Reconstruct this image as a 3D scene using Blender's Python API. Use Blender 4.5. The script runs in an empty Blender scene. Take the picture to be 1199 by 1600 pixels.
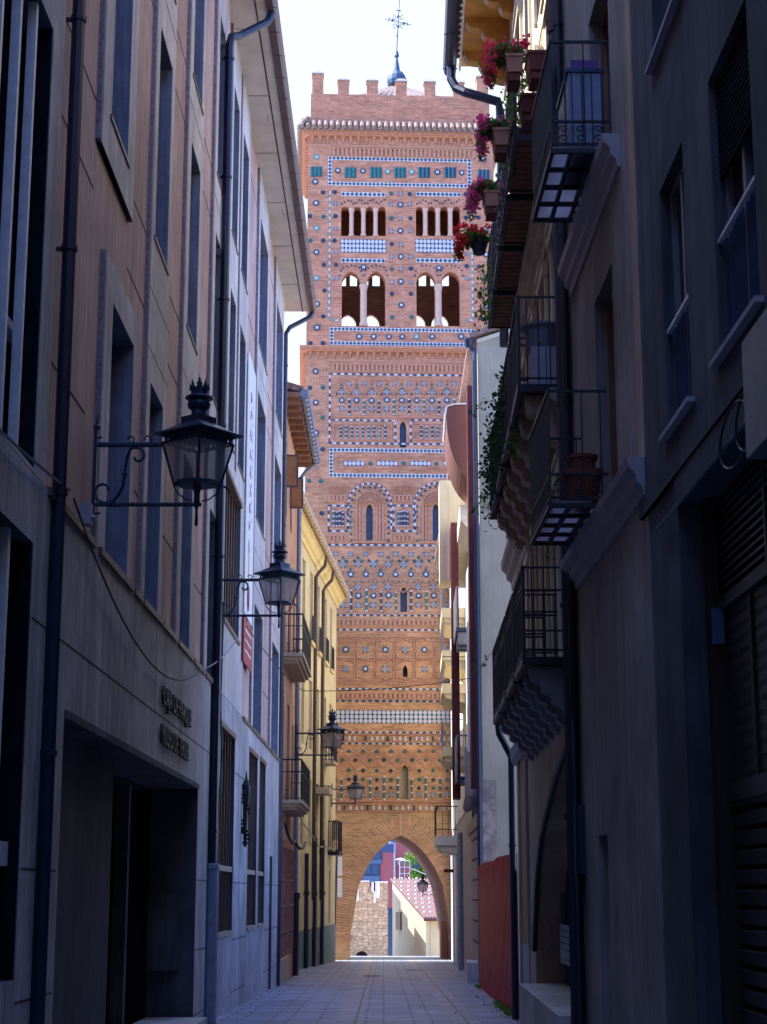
import bpy, bmesh, math, random
from mathutils import Vector, Matrix
random.seed(7)
R=math.radians
sc=bpy.context.scene
COL=sc.collection
# ------------------------------------------------------------------ survey helpers
F=2700.;TH=math.atan(595/2700.);CT,ST=math.cos(TH),math.sin(TH)
def ray(px,py):
    a=(px-600)/F;u=(800-py)/F
    return (a,CT-u*ST,ST+u*CT)
def gz(y):                       # height of the street, which falls towards the tower
    if y>97: return -1.6-.0181*97-.10*(min(y,118)-97)
    return -1.6-.0181*y
# ------------------------------------------------------------------ mesh builder
class MB:
    def __init__(s): s.v=[];s.f=[];s.m=[];s.uv={}
    def pts(s,ps):
        i=len(s.v);s.v+= [tuple(p) for p in ps];return list(range(i,i+len(ps)))
    def face(s,ps,k=0,uv=None):
        s.f.append(s.pts(ps));s.m.append(k)
        if uv: s.uv[len(s.f)-1]=uv
    def hexa(s,p,k=0):
        i=s.pts(p)
        for q in ((0,1,2,3),(7,6,5,4),(0,4,5,1),(1,5,6,2),(2,6,7,3),(3,7,4,0)):
            s.f.append([i[j] for j in q]);s.m.append(k)
    def box(s,x0,x1,y0,y1,z0,z1,k=0):
        s.hexa([(x0,y0,z0),(x1,y0,z0),(x1,y1,z0),(x0,y1,z0),(x0,y0,z1),(x1,y0,z1),(x1,y1,z1),(x0,y1,z1)],k)
    def tube(s,ps,r,n=6,k=0,cap=True):
        ps=[Vector(p) for p in ps];rs=r if isinstance(r,(list,tuple)) else [r]*len(ps)
        rings=[]
        ref=None
        for i,p in enumerate(ps):
            a=ps[max(i-1,0)];b=ps[min(i+1,len(ps)-1)];d=(b-a)
            if d.length<1e-9:d=Vector((0,0,1))
            d.normalize()
            if ref is None:
                ref=Vector((0,0,1)) if abs(d.z)<.9 else Vector((1,0,0))
            x=ref-d*ref.dot(d)
            if x.length<1e-4: x=Vector((1,0,0)).cross(d)
            x.normalize();ref=x;y=d.cross(x)
            rings.append(s.pts([p+(x*math.cos(2*math.pi*j/n)+y*math.sin(2*math.pi*j/n))*rs[i] for j in range(n)]))
        for a,b in zip(rings,rings[1:]):
            for j in range(n):
                s.f.append([a[j],a[(j+1)%n],b[(j+1)%n],b[j]]);s.m.append(k)
        if cap:
            s.f.append(rings[0][::-1]);s.m.append(k);s.f.append(rings[-1]);s.m.append(k)
    def lathe(s,prof,c=(0,0,0),n=12,k=0,rot=0):
        rings=[]
        for r,z in prof:
            rings.append(s.pts([(c[0]+r*math.cos(rot+2*math.pi*j/n),c[1]+r*math.sin(rot+2*math.pi*j/n),c[2]+z) for j in range(n)]))
        for a,b in zip(rings,rings[1:]):
            for j in range(n):
                s.f.append([a[j],a[(j+1)%n],b[(j+1)%n],b[j]]);s.m.append(k)
        s.f.append(rings[0][::-1]);s.m.append(k);s.f.append(rings[-1]);s.m.append(k)
    def prism(s,poly,fn,a,b,k=0,ks=None):
        A=s.pts([fn(u,v,a) for u,v in poly]);B=s.pts([fn(u,v,b) for u,v in poly]);n=len(poly)
        s.f.append(A[::-1]);s.m.append(k);s.f.append(B);s.m.append(k)
        for j in range(n):
            s.f.append([A[j],A[(j+1)%n],B[(j+1)%n],B[j]]);s.m.append(k if ks is None else ks)
    def ball(s,c,r,n=6,k=0,sz=1):
        pr=[(max(r*math.sin(math.pi*i/n),.0004),-r*sz*math.cos(math.pi*i/n)) for i in range(n+1)]
        s.lathe(pr,c,max(6,n),k)
WL={}
def mk(name,mb,mats,origin=None,smooth=False,norm=True):
    if origin is None:
        xs=[p[0] for p in mb.v];ys=[p[1] for p in mb.v];zs=[p[2] for p in mb.v]
        origin=Vector(((min(xs)+max(xs))/2,(min(ys)+max(ys))/2,min(zs)))
    else: origin=Vector(origin)
    me=bpy.data.meshes.new(name)
    me.from_pydata([(p[0]-origin.x,p[1]-origin.y,p[2]-origin.z) for p in mb.v],[],mb.f)
    if not isinstance(mats,(list,tuple)): mats=[mats]
    for m in mats: me.materials.append(m)
    me.polygons.foreach_set('material_index',mb.m)
    if mb.uv:
        l=me.uv_layers.new(name='UVMap')
        for fi,uvs in mb.uv.items():
            for li,uv in zip(me.polygons[fi].loop_indices,uvs): l.data[li].uv=uv
    if norm:
        bm=bmesh.new();bm.from_mesh(me);bmesh.ops.remove_doubles(bm,verts=bm.verts,dist=1e-5) if not mb.uv else None
        bmesh.ops.recalc_face_normals(bm,faces=bm.faces);bm.to_mesh(me);bm.free()
    if smooth:
        me.polygons.foreach_set('use_smooth',[True]*len(me.polygons))
    me.update()
    o=bpy.data.objects.new(name,me);COL.objects.link(o)
    return o,origin
def setp(o,label=None,cat=None,group=None,kind=None):
    if label:o['label']=label
    if cat:o['category']=cat
    if group:o['group']=group
    if kind:o['kind']=kind
def root(name,label,cat,loc,group=None,kind=None):
    o=bpy.data.objects.new(name,None);COL.objects.link(o);o.location=loc;o.empty_display_size=.2
    WL[o.name]=Vector(loc);setp(o,label,cat,group,kind);return o
def part(name,mb,mats,parent,label=None,smooth=False,kind=None,norm=True):
    if not mb.f:return None
    o,og=mk(name,mb,mats,None,smooth,norm)
    o.parent=parent;o.location=og-WL[parent.name];WL[o.name]=og
    if label:o['label']=label
    if kind:o['kind']=kind
    return o
def top(name,mb,mats,label=None,cat=None,group=None,kind=None,smooth=False,norm=True):
    o,og=mk(name,mb,mats,None,smooth,norm);o.location=og;WL[o.name]=og
    setp(o,label,cat,group,kind);return o
def copy_tree(o,delta,parent=None,label=None):
    c=o.copy();COL.objects.link(c)
    if parent is None: c.location=Vector(o.location)+Vector(delta)
    else: c.parent=parent
    if label:c['label']=label
    for ch in list(o.children): copy_tree(ch,delta,c)
    return c
class Fr:                        # a street front: X = X0+S*Y, side=+1 left side of the street, -1 right side
    def __init__(s,X0,S,side): s.X0=X0;s.S=S;s.side=side
    def p(s,Y,o,z): return (s.X0+s.S*Y+s.side*o,Y,z)
    def box(s,mb,Y0,Y1,o0,o1,z0,z1,k=0):
        p=s.p
        mb.hexa([p(Y0,o0,z0),p(Y0,o1,z0),p(Y1,o1,z0),p(Y1,o0,z0),p(Y0,o0,z1),p(Y0,o1,z1),p(Y1,o1,z1),p(Y1,o0,z1)],k)
    def sheet(s,mb,Y0,Y1,z0,z1,ops,o=0,d=.35,k=0,kr=0,back=.5,top=True):
        Ys=sorted(set([Y0,Y1]+[a for q in ops for a in q[:2] if Y0<a<Y1]))
        Zs=sorted(set([z0,z1]+[a for q in ops for a in q[2:4] if z0<a<z1]))
        for i in range(len(Ys)-1):
            for j in range(len(Zs)-1):
                ym=(Ys[i]+Ys[i+1])/2;zm=(Zs[j]+Zs[j+1])/2
                if any(q[0]<ym<q[1] and q[2]<zm<q[3] for q in ops): continue
                mb.face([s.p(Ys[i],o,Zs[j]),s.p(Ys[i+1],o,Zs[j]),s.p(Ys[i+1],o,Zs[j+1]),s.p(Ys[i],o,Zs[j+1])],k)
        for q in ops:
            a,b,c,e=max(q[0],Y0),min(q[1],Y1),max(q[2],z0),min(q[3],z1)
            if a>=b or c>=e: continue
            for y in (a,b): mb.face([s.p(y,o,c),s.p(y,o-d,c),s.p(y,o-d,e),s.p(y,o,e)],kr)
            for z in (c,e): mb.face([s.p(a,o,z),s.p(a,o-d,z),s.p(b,o-d,z),s.p(b,o,z)],kr)
        if back:
            for y in (Y0,Y1): mb.face([s.p(y,o,z0),s.p(y,o-back,z0),s.p(y,o-back,z1),s.p(y,o,z1)],k)
            if top: mb.face([s.p(Y0,o,z1),s.p(Y0,o-back,z1),s.p(Y1,o-back,z1),s.p(Y1,o,z1)],k)
# ------------------------------------------------------------------ materials
MATS={}
def nt(name):
    m=bpy.data.materials.new(name);m.use_nodes=True;t=m.node_tree
    return m,t,t.nodes,t.links,t.nodes['Principled BSDF']
def pos(N,L,scale=(1,1,1)):
    g=N.new('ShaderNodeNewGeometry');mp=N.new('ShaderNodeMapping');mp.inputs['Scale'].default_value=scale
    L.new(g.outputs['Position'],mp.inputs['Vector']);return mp.outputs[0]
def mat(name,col,rough=.8,var=.18,sc_=2.0,bump=.3,bs=30,streak=0.,stz=.25,metal=0,spec=.5,dark=(.5,.5,.5),stain=0,dist=.01,blotch=0):
    if name in MATS:return MATS[name]
    m,t,N,L,b=nt(name)
    b.inputs['Roughness'].default_value=rough;b.inputs['Metallic'].default_value=metal
    b.inputs['Specular IOR Level'].default_value=spec
    n=N.new('ShaderNodeTexNoise');n.inputs['Scale'].default_value=sc_;n.inputs['Detail'].default_value=6;n.inputs['Roughness'].default_value=.65
    L.new(pos(N,L),n.inputs['Vector'])
    r=N.new('ShaderNodeMapRange');r.inputs[1].default_value=.3;r.inputs[2].default_value=.7;r.inputs[3].default_value=1-var;r.inputs[4].default_value=1+var
    L.new(n.outputs[0],r.inputs[0])
    h=N.new('ShaderNodeMix');h.data_type='RGBA';h.blend_type='MULTIPLY';h.inputs[0].default_value=1
    h.inputs[6].default_value=(*col,1);L.new(r.outputs[0],h.inputs[7]);out=h.outputs[2]
    if streak:
        n2=N.new('ShaderNodeTexNoise');n2.inputs['Scale'].default_value=1;n2.inputs['Detail'].default_value=5
        L.new(pos(N,L,(6,6,stz)),n2.inputs['Vector'])
        r2=N.new('ShaderNodeMapRange');r2.inputs[1].default_value=.45;r2.inputs[2].default_value=.72;r2.inputs[3].default_value=0;r2.inputs[4].default_value=streak
        L.new(n2.outputs[0],r2.inputs[0])
        h2=N.new('ShaderNodeMix');h2.data_type='RGBA';h2.blend_type='MIX';L.new(r2.outputs[0],h2.inputs[0]);L.new(out,h2.inputs[6])
        h2.inputs[7].default_value=(col[0]*dark[0],col[1]*dark[1],col[2]*dark[2],1);out=h2.outputs[2]
    if streak:
        n5=N.new('ShaderNodeTexNoise');n5.inputs['Scale'].default_value=1;n5.inputs['Detail'].default_value=3
        L.new(pos(N,L,(26,26,.9)),n5.inputs['Vector'])
        r5=N.new('ShaderNodeMapRange');r5.inputs[1].default_value=.3;r5.inputs[2].default_value=.7;r5.inputs[3].default_value=1-.22*min(1,streak*1.6);r5.inputs[4].default_value=1+.16*min(1,streak*1.6);L.new(n5.outputs[0],r5.inputs[0])
        h5=N.new('ShaderNodeMix');h5.data_type='RGBA';h5.blend_type='MULTIPLY';h5.inputs[0].default_value=1;L.new(out,h5.inputs[6]);L.new(r5.outputs[0],h5.inputs[7]);out=h5.outputs[2]
    if blotch:
        n4=N.new('ShaderNodeTexNoise');n4.inputs['Scale'].default_value=.55;n4.inputs['Detail'].default_value=9;n4.inputs['Roughness'].default_value=.62;n4.inputs['Distortion'].default_value=.4
        L.new(pos(N,L,(1,1,.7)),n4.inputs['Vector'])
        r4=N.new('ShaderNodeMapRange');r4.inputs[1].default_value=.38;r4.inputs[2].default_value=.62;r4.inputs[3].default_value=1-blotch;r4.inputs[4].default_value=1+blotch*.5;L.new(n4.outputs[0],r4.inputs[0])
        h4=N.new('ShaderNodeMix');h4.data_type='RGBA';h4.blend_type='MULTIPLY';h4.inputs[0].default_value=1;L.new(out,h4.inputs[6]);L.new(r4.outputs[0],h4.inputs[7]);out=h4.outputs[2]
    if stain:
        n3=N.new('ShaderNodeTexNoise');n3.inputs['Scale'].default_value=9;n3.inputs['Detail'].default_value=8;n3.inputs['Roughness'].default_value=.7
        L.new(pos(N,L),n3.inputs['Vector'])
        r3=N.new('ShaderNodeMapRange');r3.inputs[1].default_value=.6;r3.inputs[2].default_value=.68;r3.inputs[3].default_value=0;r3.inputs[4].default_value=stain
        L.new(n3.outputs[0],r3.inputs[0])
        h3=N.new('ShaderNodeMix');h3.data_type='RGBA';L.new(r3.outputs[0],h3.inputs[0]);L.new(out,h3.inputs[6])
        h3.inputs[7].default_value=(col[0]*.35,col[1]*.35,col[2]*.35,1);out=h3.outputs[2]
    L.new(out,b.inputs['Base Color'])
    if bump:
        nb=N.new('ShaderNodeTexNoise');nb.inputs['Scale'].default_value=bs;nb.inputs['Detail'].default_value=4;L.new(pos(N,L),nb.inputs['Vector'])
        bp=N.new('ShaderNodeBump');bp.inputs['Strength'].default_value=bump;bp.inputs['Distance'].default_value=dist
        L.new(nb.outputs[0],bp.inputs['Height']);L.new(bp.outputs[0],b.inputs['Normal'])
    MATS[name]=m;return m
def brick(name,c1,c2,mortar,bw=.34,rh=.105,ms=.018,uv=False,warm=False,var=.25,rough=.9,bump=.6,off=.5,big=.8):
    m,t,N,L,b=nt(name);b.inputs['Roughness'].default_value=rough
    if uv:
        v=N.new('ShaderNodeUVMap').outputs[0]
    else:
        g=N.new('ShaderNodeNewGeometry');s=N.new('ShaderNodeSeparateXYZ');L.new(g.outputs['Position'],s.inputs[0])
        a=N.new('ShaderNodeMath');L.new(s.outputs[0],a.inputs[0]);L.new(s.outputs[1],a.inputs[1])
        c=N.new('ShaderNodeCombineXYZ');L.new(a.outputs[0],c.inputs[0]);L.new(s.outputs[2],c.inputs[1]);v=c.outputs[0]
    br=N.new('ShaderNodeTexBrick');br.inputs['Scale'].default_value=1;br.inputs['Brick Width'].default_value=bw
    br.inputs['Row Height'].default_value=rh;br.inputs['Mortar Size'].default_value=ms;br.inputs['Mortar Smooth'].default_value=.3
    br.offset=off
    br.inputs['Color1'].default_value=(*c1,1);br.inputs['Color2'].default_value=(*c2,1);br.inputs['Mortar'].default_value=(*mortar,1)
    L.new(v,br.inputs['Vector'])
    n=N.new('ShaderNodeTexNoise');n.inputs['Scale'].default_value=big;n.inputs['Detail'].default_value=9;n.inputs['Roughness'].default_value=.75
    L.new(pos(N,L,(1,1,2.2)),n.inputs['Vector'])
    r=N.new('ShaderNodeMapRange');r.inputs[1].default_value=.3;r.inputs[2].default_value=.7;r.inputs[3].default_value=1-var;r.inputs[4].default_value=1+var
    L.new(n.outputs[0],r.inputs[0])
    h=N.new('ShaderNodeMix');h.data_type='RGBA';h.blend_type='MULTIPLY';h.inputs[0].default_value=1
    L.new(br.outputs[0],h.inputs[6]);L.new(r.outputs[0],h.inputs[7])
    # eroded horizontal courses
    n2=N.new('ShaderNodeTexNoise');n2.inputs['Scale'].default_value=1;n2.inputs['Detail'].default_value=6
    L.new(pos(N,L,(1.6,1.6,14)),n2.inputs['Vector'])
    r2=N.new('ShaderNodeMapRange');r2.inputs[1].default_value=.54;r2.inputs[2].default_value=.72;r2.inputs[3].default_value=0;r2.inputs[4].default_value=.55
    L.new(n2.outputs[0],r2.inputs[0])
    h2=N.new('ShaderNodeMix');h2.data_type='RGBA';L.new(r2.outputs[0],h2.inputs[0]);L.new(h.outputs[2],h2.inputs[6]);h2.inputs[7].default_value=(c2[0]*.55,c2[1]*.5,c2[2]*.5,1)
    fin=h2.outputs[2]
    if warm:   # the lower courses are of a yellower clay
        gg=N.new('ShaderNodeNewGeometry');s2=N.new('ShaderNodeSeparateXYZ');L.new(gg.outputs['Position'],s2.inputs[0])
        mz=N.new('ShaderNodeMapRange');mz.inputs[1].default_value=9;mz.inputs[2].default_value=24;L.new(s2.outputs[2],mz.inputs[0])
        cm=N.new('ShaderNodeMix');cm.data_type='RGBA';L.new(mz.outputs[0],cm.inputs[0]);cm.inputs[6].default_value=(1.09,1.08,.86,1);cm.inputs[7].default_value=(1,.97,1.02,1)
        hm=N.new('ShaderNodeMix');hm.data_type='RGBA';hm.blend_type='MULTIPLY';hm.inputs[0].default_value=1;L.new(fin,hm.inputs[6]);L.new(cm.outputs[2],hm.inputs[7]);fin=hm.outputs[2]
    L.new(fin,b.inputs['Base Color'])
    bp=N.new('ShaderNodeBump');bp.inputs['Strength'].default_value=bump;bp.inputs['Distance'].default_value=.02
    L.new(br.outputs['Fac'],bp.inputs['Height']);bp.invert=True;L.new(bp.outputs[0],b.inputs['Normal'])
    MATS[name]=m;return m
def glossy(name,col,rough=.15,metal=0,spec=.5,alpha=1,coat=0):
    m,t,N,L,b=nt(name);b.inputs['Base Color'].default_value=(*col,1);b.inputs['Roughness'].default_value=rough
    b.inputs['Metallic'].default_value=metal;b.inputs['Specular IOR Level'].default_value=spec;b.inputs['Alpha'].default_value=alpha
    if coat:b.inputs['Coat Weight'].default_value=coat
    MATS[name]=m;return m
M=MATS
brick('brick_pink',(.48,.235,.125),(.35,.145,.072),(.45,.27,.155),warm=True,var=.36)
brick('brick_rose',(.48,.215,.125),(.36,.135,.075),(.44,.24,.145),var=.34)
brick('brick_orange',(.47,.255,.105),(.34,.165,.065),(.46,.32,.165),var=.3)
brick('brick_voussoir',(.46,.23,.105),(.34,.15,.07),(.48,.32,.18),bw=.6,rh=.12,ms=.02,uv=True)
mat('brick_relief',(.42,.205,.12),.9,.2,6,.6,40)
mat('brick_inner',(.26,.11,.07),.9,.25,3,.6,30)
mat('tile_white',(.47,.44,.42),.3,.24,6,.1)
mat('tile_blue',(.012,.045,.08),.3,.35,8,.1)
mat('tile_navy',(.012,.022,.05),.3,.35,8,.1)
mat('tile_green',(.015,.10,.085),.3,.35,8,.1)
mat('tile_teal',(.06,.22,.20),.35,.25,8,.1)
mat('column_stone',(.47,.33,.245),.8,.15,5,.3)
mat('cap_stone',(.24,.22,.20),.8,.15,5,.3)
mat('slit_blue',(.012,.025,.075),.35,.2,5,0)
mat('slit_beige',(.33,.29,.17),.8,.2,5,.2)
mat('roof_tile',(.27,.15,.12),.85,.5,9,.4)
mat('roof_tile_pale',(.17,.10,.10),.85,.45,9,.4)
mat('lead_blue',(.05,.085,.13),.45,.25,3,.2,metal=.3)
mat('iron',(.012,.014,.022),.5,.3,12,.2,metal=.2)
mat('iron_blue',(.02,.045,.095),.4,.3,12,.2,metal=.3)
mat('pipe_navy',(.016,.022,.05),.4,.2,6,.1)
mat('pipe_grey',(.22,.26,.36),.4,.2,6,.1)
mat('pipe_brown',(.07,.035,.025),.45,.2,6,.1)
mat('stone_low',(.52,.48,.48),.8,.2,2.2,.5,60,streak=.75,stz=.3,dark=(.5,.5,.55),stain=.4,blotch=.3)
mat('stone_frame',(.62,.565,.53),.8,.18,3,.4,60,streak=.5,stz=.2,dark=(.6,.6,.62),stain=.3,blotch=.22)
mat('stone_rough',(.27,.24,.27),.9,.4,14,1,40,stain=.6)
mat('pink_render',(.62,.41,.345),.85,.14,1.2,.4,90,streak=.5,stz=.14,dark=(.62,.62,.66),stain=.12,blotch=.25)
mat('joint_dark',(.06,.03,.03),.9,.1)
mat('concrete_soffit',(.55,.49,.42),.85,.14,1.5,.3,25,stain=.25)
mat('fascia_brown',(.10,.055,.055),.5,.2,4,.1)
mat('window_wood',(.24,.11,.05),.6,.25,6,.2)
mat('grille_bronze',(.16,.095,.065),.5,.25,10,.1)
mat('bar_bright',(.74,.75,.80),.45,.15,6,.1)
glossy('glass_dark',(.010,.012,.02),.22,spec=.12)
glossy('glass_blue',(.03,.07,.14),.12,spec=.4)
mat('porch_stone_shaded',(.09,.09,.115),.9,.3,2,.5,40,streak=.5,stz=.4,dark=(.5,.5,.5),stain=.3,blotch=.4)  # entrance shade put into the colour of this near-black stone
mat('skirt_tile',(.20,.145,.125),.85,.5,12,.4)
mat('blind_dark',(.012,.014,.022),.95,.2,spec=.05)
mat('eave_salmon',(.30,.15,.085),.7,.3,4,.2)
mat('stone_jamb_shaded',(.22,.245,.33),.85,.22,3,.5,40,streak=.6,stz=.5,dark=(.45,.5,.6),stain=.55)  # window-recess shade put into this darker, stained copy of the stone
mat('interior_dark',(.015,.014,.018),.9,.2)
mat('salmon_wall',(.50,.28,.18),.85,.14,1.6,.3,60,streak=.4,stz=.15,dark=(.7,.62,.62),stain=.12,blotch=.25)
mat('orange_wood',(.40,.16,.05),.6,.25,3,.2,streak=.3,stz=2,dark=(.6,.5,.4))
mat('eave_wood',(.66,.33,.075),.6,.25,3,.2)
mat('eave_wood_white',(.68,.66,.62),.6,.1,3,.1)
mat('balcony_stone',(.45,.34,.23),.8,.18,4,.3,streak=.3,stz=1.5,dark=(.55,.5,.45))
mat('tile_red_wall',(.42,.13,.09),.7,.25,3,.3,25)
mat('yellow_wall',(.64,.51,.27),.85,.08,1.3,.25,60,streak=.35,stz=.12,dark=(.66,.62,.6),stain=.08,blotch=.16)
mat('yellow_trim',(.66,.49,.20),.8,.08,2,.2)
mat('plinth_grey',(.13,.165,.165),.9,.3,6,.5,40,stain=.4)
mat('cream_gable',(.44,.355,.24),.85,.08,.8,.2,60,streak=.3,stz=.1,dark=(.8,.79,.77),stain=.08,blotch=.14)
mat('plaster_patch',(.40,.29,.22),.9,.4,6,.3,blotch=.4)
mat('rust_red',(.13,.022,.024),.5,.4,5,.2,metal=.3,streak=.5,stz=.5,dark=(.4,.5,.6))
mat('fence_red',(.52,.016,.022),.32,.25,4,.08,streak=.9,stz=.06,dark=(.35,.3,.4),spec=.2)  # vertical streaks put light and shade of the ribs into the red
mat('white_render',(.72,.68,.58),.8,.06,2,.2,60)
mat('white_paint',(.78,.78,.78),.5,.06,4,.1)
mat('stone_blocks_r',(.40,.34,.33),.85,.15,3,.4)
mat('steel_grey',(.20,.22,.27),.45,.2,5,.1,metal=.4)
mat('canopy_under',(.20,.07,.05),.7,.12,4,.15)
mat('cream_panel',(.62,.52,.32),.6,.08,3,.1)
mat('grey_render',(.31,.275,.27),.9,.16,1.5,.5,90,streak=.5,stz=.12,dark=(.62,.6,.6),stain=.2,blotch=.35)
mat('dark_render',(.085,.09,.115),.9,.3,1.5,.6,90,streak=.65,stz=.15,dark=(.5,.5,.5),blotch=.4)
mat('sill_white',(.38,.38,.44),.7,.12,4,.2)
mat('mould_stone',(.38,.35,.38),.85,.15,3,.4,stain=.2)
mat('beige_wall',(.50,.38,.28),.85,.15,1.5,.35,60,streak=.5,stz=.3,dark=(.62,.56,.56),stain=.2,blotch=.25)
mat('ochre_paint',(.42,.22,.05),.8,.12,3,.2)
mat('cream_wall',(.70,.62,.46),.85,.08,1.5,.2,60)
mat('console_grey',(.30,.29,.31),.85,.2,3,.4)
mat('soffit_brick',(.24,.095,.055),.85,.4,7,.5,25)
mat('terracotta',(.58,.26,.16),.8,.15,6,.2)
mat('terracotta_dark',(.20,.05,.035),.8,.15,6,.2)
mat('pot_black',(.02,.022,.03),.5,.1)
mat('plastic_grey',(.17,.18,.23),.55,.1,4,.1)
mat('purple_box',(.14,.04,.27),.5,.1)
mat('shutter_metal',(.045,.037,.038),.42,.15,3,.1,metal=.4)
mat('louvre_metal',(.045,.043,.055),.45,.15,3,.1,metal=.3)
mat('curtain_blue',(.018,.04,.095),.6,.2,4,.1)
mat('leaf',(.09,.22,.035),.6,.5,9,0)
mat('leaf_dark',(.02,.065,.018),.6,.5,9,0)
mat('leaf_bright',(.12,.26,.03),.6,.4,9,0)
mat('petal_red',(.85,.02,.05),.6,.25,9,0)
mat('petal_pink',(.95,.12,.42),.6,.3,9,0)
mat('petal_magenta',(.95,.06,.16),.6,.3,9,0)
mat('bark',(.09,.06,.04),.9,.3,5,.5)
def rubble():
    m,t,N,L,b=nt('stone_wall');b.inputs['Roughness'].default_value=.9
    v=pos(N,L,(3.2,3.2,4.6));vo=N.new('ShaderNodeTexVoronoi');vo.inputs['Scale'].default_value=1;vo.inputs['Randomness'].default_value=.75;L.new(v,vo.inputs['Vector'])
    ve=N.new('ShaderNodeTexVoronoi');ve.feature='DISTANCE_TO_EDGE';ve.inputs['Scale'].default_value=1;ve.inputs['Randomness'].default_value=.75;L.new(v,ve.inputs['Vector'])
    sp=N.new('ShaderNodeSeparateXYZ');L.new(vo.outputs['Color'],sp.inputs[0])
    r=N.new('ShaderNodeMix');r.data_type='RGBA';L.new(sp.outputs[0],r.inputs[0]);r.inputs[6].default_value=(.60,.40,.23,1);r.inputs[7].default_value=(.47,.30,.165,1)
    e=N.new('ShaderNodeMapRange');e.inputs[1].default_value=.02;e.inputs[2].default_value=.07;L.new(ve.outputs['Distance'],e.inputs[0])
    x=N.new('ShaderNodeMix');x.data_type='RGBA';L.new(e.outputs[0],x.inputs[0]);x.inputs[6].default_value=(.29,.19,.125,1);L.new(r.outputs[2],x.inputs[7])
    n=N.new('ShaderNodeTexNoise');n.inputs['Scale'].default_value=3;n.inputs['Detail'].default_value=7;L.new(pos(N,L),n.inputs['Vector'])
    q=N.new('ShaderNodeMapRange');q.inputs[1].default_value=.3;q.inputs[2].default_value=.7;q.inputs[3].default_value=.75;q.inputs[4].default_value=1.25;L.new(n.outputs[0],q.inputs[0])
    h=N.new('ShaderNodeMix');h.data_type='RGBA';h.blend_type='MULTIPLY';h.inputs[0].default_value=1;L.new(x.outputs[2],h.inputs[6]);L.new(q.outputs[0],h.inputs[7]);L.new(h.outputs[2],b.inputs['Base Color'])
    bp=N.new('ShaderNodeBump');bp.inputs['Strength'].default_value=.8;bp.inputs['Distance'].default_value=.04;L.new(e.outputs[0],bp.inputs['Height']);L.new(bp.outputs[0],b.inputs['Normal']);M['stone_wall']=m
rubble()
mat('magenta_wall',(.26,.065,.075),.8,.06,1,.1)
mat('blue_wall',(.05,.10,.19),.7,.08,1,.1)
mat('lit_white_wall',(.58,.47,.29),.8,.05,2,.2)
mat('sign_white',(.75,.76,.80),.4,.05)
mat('sign_red',(.38,.03,.06),.5,.08)
mat('violet_print',(.22,.03,.30),.5,.1)
mat('yellow_print',(.70,.50,.03),.5,.1)
mat('letter_bronze',(.028,.018,.014),.5,.2)
mat('cable_black',(.012,.012,.014),.6,.1)
mat('cable_grey',(.25,.27,.33),.6,.1)
mat('plaza_pale',(.50,.46,.42),.8,.1,2,.2)
mat('green_plastic',(.03,.3,.06),.5,.1)
mat('blue_plastic',(.06,.16,.32),.5,.1)
glossy('lamp_glass',(.36,.33,.36),.35,spec=.5,alpha=.55)
glossy('lamp_glass_warm',(.50,.42,.36),.35,spec=.5,alpha=.8)
glossy('frosted',(.30,.30,.36),.4,spec=.4)
m_,t_,N_2,L_2,b_=nt('glass_floor');tr_=N_2.new('ShaderNodeBsdfTranslucent');tr_.inputs['Color'].default_value=(.62,.60,.66,1);L_2.new(tr_.outputs[0],N_2['Material Output'].inputs['Surface']);M['glass_floor']=m_
for nm in ('leaf','leaf_dark','leaf_bright','petal_red','petal_pink','petal_magenta'):
    m_=M[nm];t=m_.node_tree;pr=t.nodes['Principled BSDF'];tl_=t.nodes.new('ShaderNodeBsdfTranslucent');mx_=t.nodes.new('ShaderNodeMixShader');mx_.inputs[0].default_value=.5
    t.links.new(pr.inputs['Base Color'].links[0].from_socket,tl_.inputs['Color']);t.links.new(pr.outputs[0],mx_.inputs[1]);t.links.new(tl_.outputs[0],mx_.inputs[2]);t.links.new(mx_.outputs[0],t.nodes['Material Output'].inputs['Surface'])
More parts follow.
